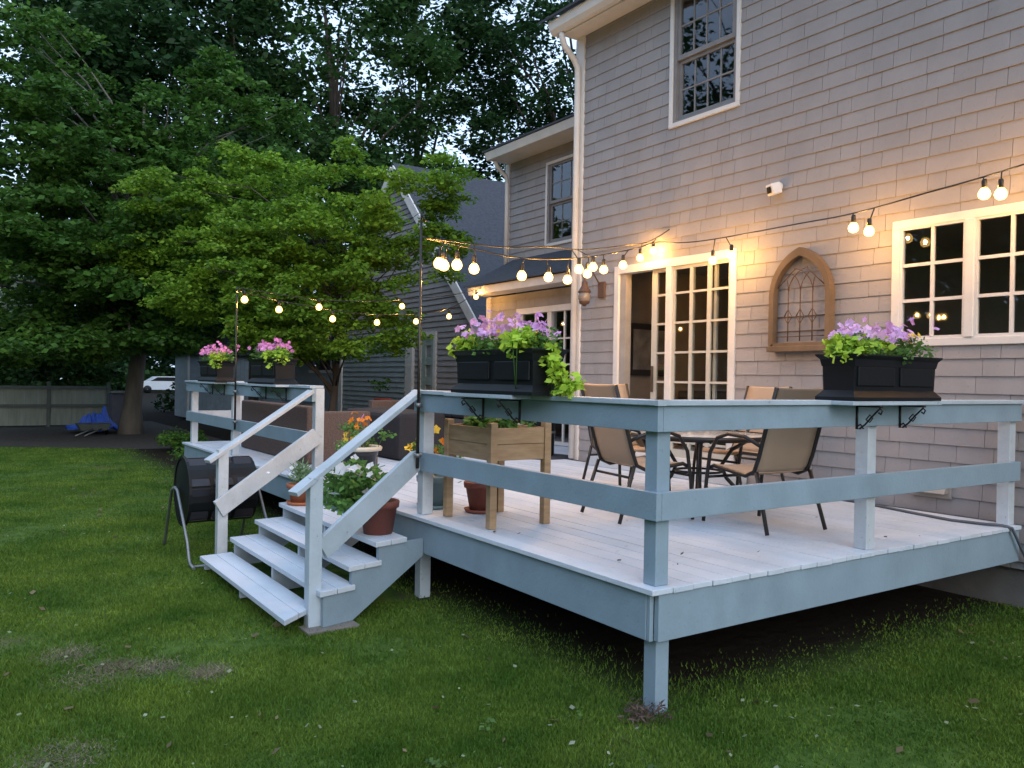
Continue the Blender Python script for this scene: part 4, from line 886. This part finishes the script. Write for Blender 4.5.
# cable lying on the deck and over its edge
cb = MB(); cb.tube([(-2.5, 3.72, .655), (-1.15, 3.62, .652), (-.72, 3.5, .652), (-.35, 3.42, .652), (-.12, 3.46, .654), (-.02, 3.50, .656), (.03, 3.54, .64), (.035, 3.62, .54), (.04, 3.72, .42), (.06, 3.85, .25), (.1, 3.95, .06)], .011, 8)
tag(cb.build('power_cable', mat('grey_rubber', (.09, .10, .12), .6)), 'dark grey cable lying along the deck and hanging over its right edge', 'cable')

P = np.stack([npr.uniform(-4.5, -.1, 60), npr.uniform(.1, 3.4, 60), np.full(60, .652)], 1)
tag(npmesh('deck_debris', leaves(P, .035, .9, .5, droop=0), 4, leafm('dead_leaf_deck', (.10, .07, .04), (.25, .18, .12), .3)), 'tiny dry leaves and seed husks scattered on the white deck floor', 'leaves', kind='stuff')
# compost tumbler
ct = thing('compost_tumbler', 'black ribbed compost drum on a bent steel stand beside the stairs', 'compost tumbler', (-5.0, -.7, 0))
dm = MB(); cx, cz, r = -5.04, .585, .315; nseg = 6
for s in range(3):
    ya, yb = -1.12+s*.205, -1.12+(s+1)*.205-.022
    for k in range(nseg):
        t0, t1 = 2*math.pi*(k+.03)/nseg+.2, 2*math.pi*(k+.97)/nseg+.2
        P = lambda t, rr, y: (cx+rr*math.cos(t), y, cz+rr*math.sin(t))
        dm.hexa([P(t0, r-.02, ya), P(t1, r-.02, ya), P(t1, r-.02, yb), P(t0, r-.02, yb), P(t0, r+.012, ya+.01), P(t1, r+.012, ya+.01), P(t1, r+.012, yb-.01), P(t0, r+.012, yb-.01)])
M_COMP = mat('tumbler_plastic', (.022, .022, .03), .4, .2, 5)
dm.build('panels', M_COMP, ct, .006)
dr = MB(); dr.v = []; 
for y, rr in ((-1.135, .30), (-.245, .30)): pass
n = 24
for k in range(n):
    t0, t1 = 2*math.pi*k/n, 2*math.pi*(k+1)/n; P = lambda t, rr, y: (cx+rr*math.cos(t), y, cz+rr*math.sin(t))
    dr.face([P(t0, .300, -1.12), P(t1, .300, -1.12), P(t1, .300, -.51), P(t0, .300, -.51)], True); dr.face([P(t0, .300, -1.12), P(t1, .300, -1.12), (cx, -1.15, cz)]); dr.face([P(t0, .300, -.51), P(t1, .300, -.51), (cx, -.49, cz)])
    dr.hexa([P(t0, .30, -1.13), P(t1, .30, -1.13), P(t1, .30, -1.105), P(t0, .30, -1.105), P(t0, .325, -1.13), P(t1, .325, -1.13), P(t1, .325, -1.105), P(t0, .325, -1.105)])
dr.build('drum', M_BLACK, ct)
for y in (-1.18, -.45):
    MB().tube([(-4.30, y, .02), (-4.42, y, .03), (-4.48, y, .07), (-4.55, y, .2), (-4.96, y, .60), (-5.06, y, .62)], .014, 8).build('stand_leg', M_STEEL, ct)
    MB().tube([(-5.06, y, .62), (-5.2, y, .58), (-5.48, y, .04), (-5.5, y, .02)], .014, 8).build('stand_leg', M_STEEL, ct)
MB().tube([(-4.36, -1.18, .022), (-4.36, -.45, .022)], .012, 8).build('base_bar', M_STEEL, ct)

# clump of dead weeds at the foot of the corner post
P = clumpcloud([(-.02, -.05, .035), (.04, .0, .04), (-.08, -.03, .03), (.0, -.1, .03)], [.085]*4, 14000, flat=.7)
tag(npmesh('dry_weed', leaves(P, .03, .2, .25, droop=-.3), 4, leafm('dry_brown', (.09, .06, .05), (.16, .11, .09), .4)), 'dry brown weed tuft at the foot of the corner post', 'weed')
P = clumpcloud([(2.2, 1.55, .02), (2.35, 1.6, .02)], [.10]*2, 3000, flat=.3)

# ------------------------------------------------------------------ back of the garden
M_FEN = mat('fence_boards', (.22, .25, .21), .85, .15, 3, .3, 20, stretch=(1, 3, .4)); M_FEN2 = mat('fence_dark', (.09, .11, .10), .85, .1, 4, .2, 20)
fn = thing('garden_fence', 'grey green panel fence with posts along the back of the garden', 'fence', (-25.6, -3, 0))
for k in range(9):
    y0 = 1.1-(k+1)*1.65
    b = MB()
    for q in range(11): b.box(-25.63, -25.61, y0+.06+q*.141, y0+.06+q*.141+.137, .05, 1.22)
    b.build('panel', M_FEN, fn); MB().box(-25.66, -25.56, y0-.05, y0+.05, 0, 1.38).build('post', M_FEN2, fn)
    r_ = MB(); r_.box(-25.609, -25.57, y0+.051, y0+1.599, .60, .69); r_.box(-25.609, -25.57, y0+.051, y0+1.599, 1.16, 1.25); r_.build('rail', M_FEN2, fn)
MB().box(-25.66, -25.56, 1.05, 1.15, 0, 1.38).build('post', M_FEN2, fn)
# tarp heap, wheelbarrow, bin
tarp = thing('blue_tarp', 'crumpled bright blue tarpaulin heap beside the tree trunk', 'tarp', (-22.4, .5, 0))
mb = MB(); nx, ny = 26, 22; rdt = np.random.default_rng(4); G = {}
for i in range(nx+1):
    for j_ in range(ny+1):
        u, v_ = i/nx, j_/ny; x = -22.9+u*1.0; y = -.38+v_*1.35
        h = (.5*math.exp(-((v_-.68)/.2)**2)+.28*math.exp(-((v_-.4)/.16)**2)+.16*math.sin(v_*31+u*4)*math.sin(u*11)*math.exp(-((v_-.6)/.3)**2))*math.exp(-((u-.5)/.42)**2)+.12*math.sin(u*17+v_*5)*math.sin(v_*13+u*3)*math.exp(-((v_-.6)/.4)**2)+.03*rdt.uniform(0, 1)
        G[i, j_] = (x, y, max(.02, h+.03)+(.16 if v_ < .45 else 0)*(1-abs(u-.5)))
for i in range(nx):
    for j_ in range(ny): mb.face([G[i, j_], G[i+1, j_], G[i+1, j_+1], G[i, j_+1]])
q = mb.build('sheet', mat('blue_poly', (.04, .12, .6), .4, .15, 5), tarp); md = q.modifiers.new('s', 'SOLIDIFY'); md.thickness = .01
wbw = thing('garden_cart', 'small upturned cart with pale handles in front of the blue tarp', 'cart', (-21.3, -.1, 0))
MB().hexa([(-21.6, -.15, .15), (-21.1, -.15, .15), (-21.1, .45, .15), (-21.6, .45, .15), (-21.7, -.25, .32), (-21.0, -.25, .32), (-21.0, .55, .32), (-21.7, .55, .32)]).build('tray', M_FEN2, wbw)
MB().tube([(-21.0, .1, .2), (-20.6, -.35, .05)], .02).build('handle', M_STEEL, wbw); MB().tube([(-21.0, .3, .2), (-20.5, -.15, .05)], .02).build('handle', M_STEEL, wbw)
MB().lathe([(.02, -.03), (.14, -.03), (.15, 0), (.14, .03), (.02, .03)], (0, 0, 0), 18).build('wheel', M_BLACK, wbw, raw=True); wbw.children[-1].location = (-.3, .6, .15); wbw.children[-1].rotation_euler = (R(90), 0, 0)
bi = thing('storage_bin', 'grey storage bin with pale lid behind the blue tarp', 'bin', (-24.2, 1.2, 0))
MB().box(-24.5, -23.9, .95, 1.65, 0, 1.05).build('body', mat('bin_grey', (.10, .10, .13), .6), bi, .03); MB().box(-24.53, -23.87, .92, 1.68, 1.06, 1.13).build('lid', M_STEEL, bi, .02)
# shed
sh = thing('garden_shed', 'small blue grey shed with pale corner boards right of the tree', 'shed', (-28.2, 4.4, 0))
b = MB()
for q in range(14): b.box(-28.0, -27.97, 4.06+q*.15, 4.06+q*.15+.146, .1, 2.4)
b.box(-30.2, -28.01, 4.06, 6.1, .1, 2.4); b.build('wall', mat('shed_paint', (.20, .26, .30), .7), sh)
b = MB()
for q in range(15): b.box(-30.2+q*.15, -30.2+q*.15+.146, 4.03, 4.058, .1, 2.4)
b.build('wall', mat('shed_paint_lit', (.40, .45, .48), .7), sh)  # paler copy of the shed paint; the brighter face is put into the colour
MB().hexa([(-30.5, 3.8, 2.401), (-27.7, 3.8, 2.401), (-27.7, 6.4, 2.401), (-30.5, 6.4, 2.401), (-29.2, 3.8, 3.3), (-29.0, 3.8, 3.3), (-29.0, 6.4, 3.3), (-29.2, 6.4, 3.3)]).build('roof', M_ROOF, sh)
MB().box(-28.05, -27.95, 3.99, 4.055, .1, 2.4).build('corner_board', M_TRIM, sh)
# parked car beyond
car = thing('parked_car', 'silver white car parked on the road beyond the garden', 'car', (-74, 12, 0))
PR = [(-2.2, .35), (-2.25, .75), (-2.1, .95), (-1.2, 1.05), (-.55, 1.45), (.9, 1.47), (1.75, 1.05), (2.2, .95), (2.25, .4), (2.1, .3), (-2.1, .3)]
def extr(mb, pr, x0, x1, yc, f=1, zf=1):
    a = [(x0, yc+y*f, z) for y, z in pr]; b = [(x1, yc+y*f, z) for y, z in pr]; mb.face(a); mb.face(b[::-1])
    for i in range(len(pr)): j2 = (i+1) % len(pr); mb.face([a[i], a[j2], b[j2], b[i]])
mb = MB(); extr(mb, PR, -74.9, -73.1, 12.0); mb.build('body', mat('car_silver', (.62, .65, .68), .3, .03, metal=.2), car, .06)
mb = MB(); extr(mb, [(-1.05, 1.06), (-.5, 1.38), (.85, 1.4), (1.5, 1.06)], -74.91, -73.09, 12.0); mb.build('side_window', M_BLACK, car)
for y in (10.7, 13.4):
    wl = MB().lathe([(.05, -.1), (.33, -.1), (.34, 0), (.33, .1), (.05, .1)], (0, 0, 0), 20).build('wheel', M_BLACK, car, raw=True); wl.location = (.9, y-12, .33); wl.rotation_euler = (0, R(90), 0)
# shrubs
plant('round_shrub', 'low rounded green shrub at the far left end of the deck', [(-15.6+g0.normal(0, .25), 1.25+g0.normal(0, .25), .28+g0.uniform(-.05, .12)) for _ in range(18)], [.25]*18, 1300, .07, L_MID, cat='shrub', seed=41)
for k, (x, y, h) in enumerate(((-12.2, .6, .35), (-11.6, 1.6, .3), (-13.0, 1.9, .4))):
    plant('low_plant', ['small leafy plant just beyond the far deck corner', 'small leafy plant beside the far deck end under the railing', 'small leafy plant in the bed under the bright maple'][k], [(x+g0.normal(0, .15), y+g0.normal(0, .15), h*.5+g0.uniform(0, .15)) for _ in range(8)], [.17]*8, 1500, .06, L_MID, cat='plant', seed=50+k, group='low plants by the far deck end')
for k in range(6):
    y = -7.2+k*1.55
    plant('hedge_shrub', ['dark shrub behind the fence at the frame edge', 'dark shrub behind the left fence panels', 'dark shrub above the second fence post', 'dark shrub behind the middle fence panel', 'dark shrub behind the fence near the tarp', 'dark shrub behind the fence end by the trunk'][k],
          [(-27.3+g0.normal(0, .5), y+g0.normal(0, .6), g0.uniform(.3, 3.6)) for _ in range(42)], [.55]*42, 420, .15, L_DARK if k % 2 else L_DARK2, cat='shrub', stems=False, seed=60+k, group='dark shrubs behind the fence', base=(-27.3, y, 0))
for k, (x, y) in enumerate(((-35, 6.6), (-35.5, 9), (-36, 11.5))):
    plant('hedge_shrub', ['tall dark bush behind the garden shed', 'tall dark bush behind the low blue garage wing', 'tall dark bush far behind the garage wing'][k], [(x+g0.normal(0, .9), y+g0.normal(0, 1.0), g0.uniform(.3, 6.5)) for _ in range(60)], [.8]*60, 200, .22, L_DARK2, cat='shrub', stems=False, seed=160+k, group='dark bushes behind the shed', base=(x, y, 0))
plant('dogwood', 'white flowering dogwood branch at the left edge above the fence', [(-22.3+g0.normal(0, .5), -1.9+g0.normal(0, .55), 3.4+g0.normal(0, .45)) for _ in range(26)], [.3]*26, 160, .14, L_WHITE, cat='tree', stems=False, seed=71, base=(-23, -2.6, 0), narrow=.8)

# ------------------------------------------------------------------ trees
def tiers(cx, cy, z0, z1, r0, r1, n, rng, thick=.35):
    out = []
    for i in range(n):
        k = i/(n-1); z = z0+(z1-z0)*k; r = r0+(r1-r0)*k
        for _ in range(3): a = rng.uniform(0, 6.28); out.append((cx+math.cos(a)*r*.5, cy+math.sin(a)*r*.5, z+rng.normal(0, .2), r*.62, r*.62, thick))
    return out
gt = np.random.default_rng(5)
tree('layered_tree', 'broad green tree with layered drooping limbs and a leaning grey trunk', (-21.65, 1.1, 0), 10.5, .27,
     tiers(-19.8, -.2, 2.5, 8.2, 3.4, 1.8, 8, gt)+[(-21, 1.2, 5.5, 3, 3, 2.4), (-18, 1.8, 3.3, 1.9, 1.7, 1.0), (-22, -2.5, 2.9, 2.5, 2.5, 1.1), (-18.2, .6, 4.6, 2, 2, 1.2), (-17.2, 1.6, 5.2, 1.6, 1.4, .9), (-19, 3, 6.4, 2.2, 1.8, 1.4), (-21, 3.5, 9, 2.4, 2.2, 1.8), (-22, -1.5, 9.5, 2.2, 2.2, 1.6)], 560, .62, 520, .15, L_MID, M_BARKL, .3, (.5, .3), seed=5)
tree('bright_maple', 'bright yellow green maple beyond the far end of the deck', (-13.6, 3.6, 0), 5.8, .10,
     [(-13.6, 3.0, 4.2, 1.35, 1.35, 1.2), (-12.7, 3.4, 4.3, 1.0, 1.0, 1.5), (-12.3, 4.5, 4.6, .9, .9, 1.1), (-11.4, 4.3, 5.1, .75, .75, .75), (-12.9, 2.6, 3.1, 1.2, 1.2, .9), (-11.7, 3.9, 3.5, .8, .8, .7), (-13.8, 2.0, 3.9, 1.0, 1.0, .9), (-12.9, 3.7, 5.9, .5, .5, .7), (-15.0, 2.2, 4.6, 1.3, 1.2, .9), (-15.6, 1.6, 3.5, 1.2, 1.2, .7), (-15.2, 3.4, 5.8, 1.2, 1.0, .9), (-12.4, 4.0, 2.6, 1.4, 1.2, .6), (-13.6, 2.6, 2.5, 1.3, 1.2, .55), (-11.3, 5.0, 5.5, .7, .7, .55), (-11.0, 4.9, 4.2, .5, .5, .5), (-16.6, 1.2, 5.6, 1.3, 1.0, .7), (-17.4, .9, 4.4, 1.2, 1.0, .6), (-16.2, 2.4, 6.5, 1.0, .9, .6)],
     600, .36, 1350, .09, L_BRIGHT, M_TRUNK, .35, (.6, .2), seed=6, nlimb=9, split=.2)
big = [((-28.5, 9.5, 0), 20, .38, [(-28.5, 9.5, 13, 5, 5, 7), (-27, 7.5, 8, 3.5, 3.5, 3)], 250, 'tall dark tree with forked limbs rising behind the gabled wing', L_DARK),
       ((-29.5, 6.6, 0), 19, .36, [(-29.5, 3.4, 12, 4.8, 4.8, 7), (-28, 4, 6.5, 3.8, 3.8, 3)], 420, 'tall very dark tree directly behind the layered tree', L_DARK2),
       ((-30, -3.6, 0), 18, .36, [(-30, -2.2, 11, 4.6, 4.6, 6.5), (-29, -3, 5, 3.6, 3.6, 2.6)], 260, 'tall dark tree at the left edge behind the fence', L_DARK),
       ((-34, 17, 0), 23, .35, [(-34, 16, 15, 5.0, 5.0, 8)], 210, 'tall airy tree behind the dark roof of the garage wing', L_DARK),
       ((-26.5, 20.0, 0), 25, .38, [(-26.5, 19.5, 17, 5.2, 5.2, 8.5)], 330, 'tall dark tree behind the house between the two eaves', L_DARK2),
       ((-40, 6.5, 0), 20, .35, [(-40, 6.5, 10, 5, 5, 8)], 240, 'tall tree further back seen over the garage roof', L_DARK2)]
for i, (b_, h_, r_, lo, nc, lab, lm) in enumerate(big):
    tree('tall_tree', lab, b_, h_, r_, lo, int(nc*(1.0, 1.4, .7, .7, .9, .6)[i]), 1.0, 150, .24, lm, M_TRUNK, .55, (gt.normal(0, .8), gt.normal(0, .8)), 'tall trees behind the garden', nlimb=6, seed=80+i, split=.25)
tree('tall_tree', 'tall tree across the lawn reflected in the upper window', (-17, -14, 0), 18, .35, [(-17, -14, 11, 5, 5, 7), (-15, -15, 6, 4, 4, 3)], 200, 1.0, 75, .24, L_DARK, M_TRUNK, .55, seed=95, group='tall trees behind the garden')
def woods(name, line, n, hgt, seed, lm, lab):
    rg = np.random.default_rng(seed); cs = []
    for _ in range(n):
        t = rg.uniform(0, 1); p = np.array(line[0])*(1-t)+np.array(line[1])*t; cs.append((p[0]+rg.normal(0, 2.5), p[1]+rg.normal(0, 2.5), hgt*(rg.uniform(0, 1)**1.1)*(1+.25*math.sin(t*23))))
    P = clumpcloud(cs, [2.0*rg.uniform(.6, 1.2) for _ in cs], 48, rg, .7); tag(npmesh(name, leaves(P, .62, .4, .7, rg), 4, lm), lab, 'woods', kind='stuff')
woods('far_woods', ((-95, -45), (-80, 70)), 900, 15, 3, L_DARK2, 'distant mass of dark trees beyond the road')
woods('far_woods', ((-25, -30), (35, -34)), 700, 12, 4, L_DARK2, 'unseen mass of dark trees added behind the viewer to darken window reflections')  # out-of-view treeline, added so the lower windows reflect dark foliage instead of sky
woods('far_woods', ((-70, -32), (-25, -30)), 520, 12, 6, L_DARK2, 'unseen mass of dark trees added left of the lawn to darken window reflections')  # unseen extension of that added treeline, also for dark reflections
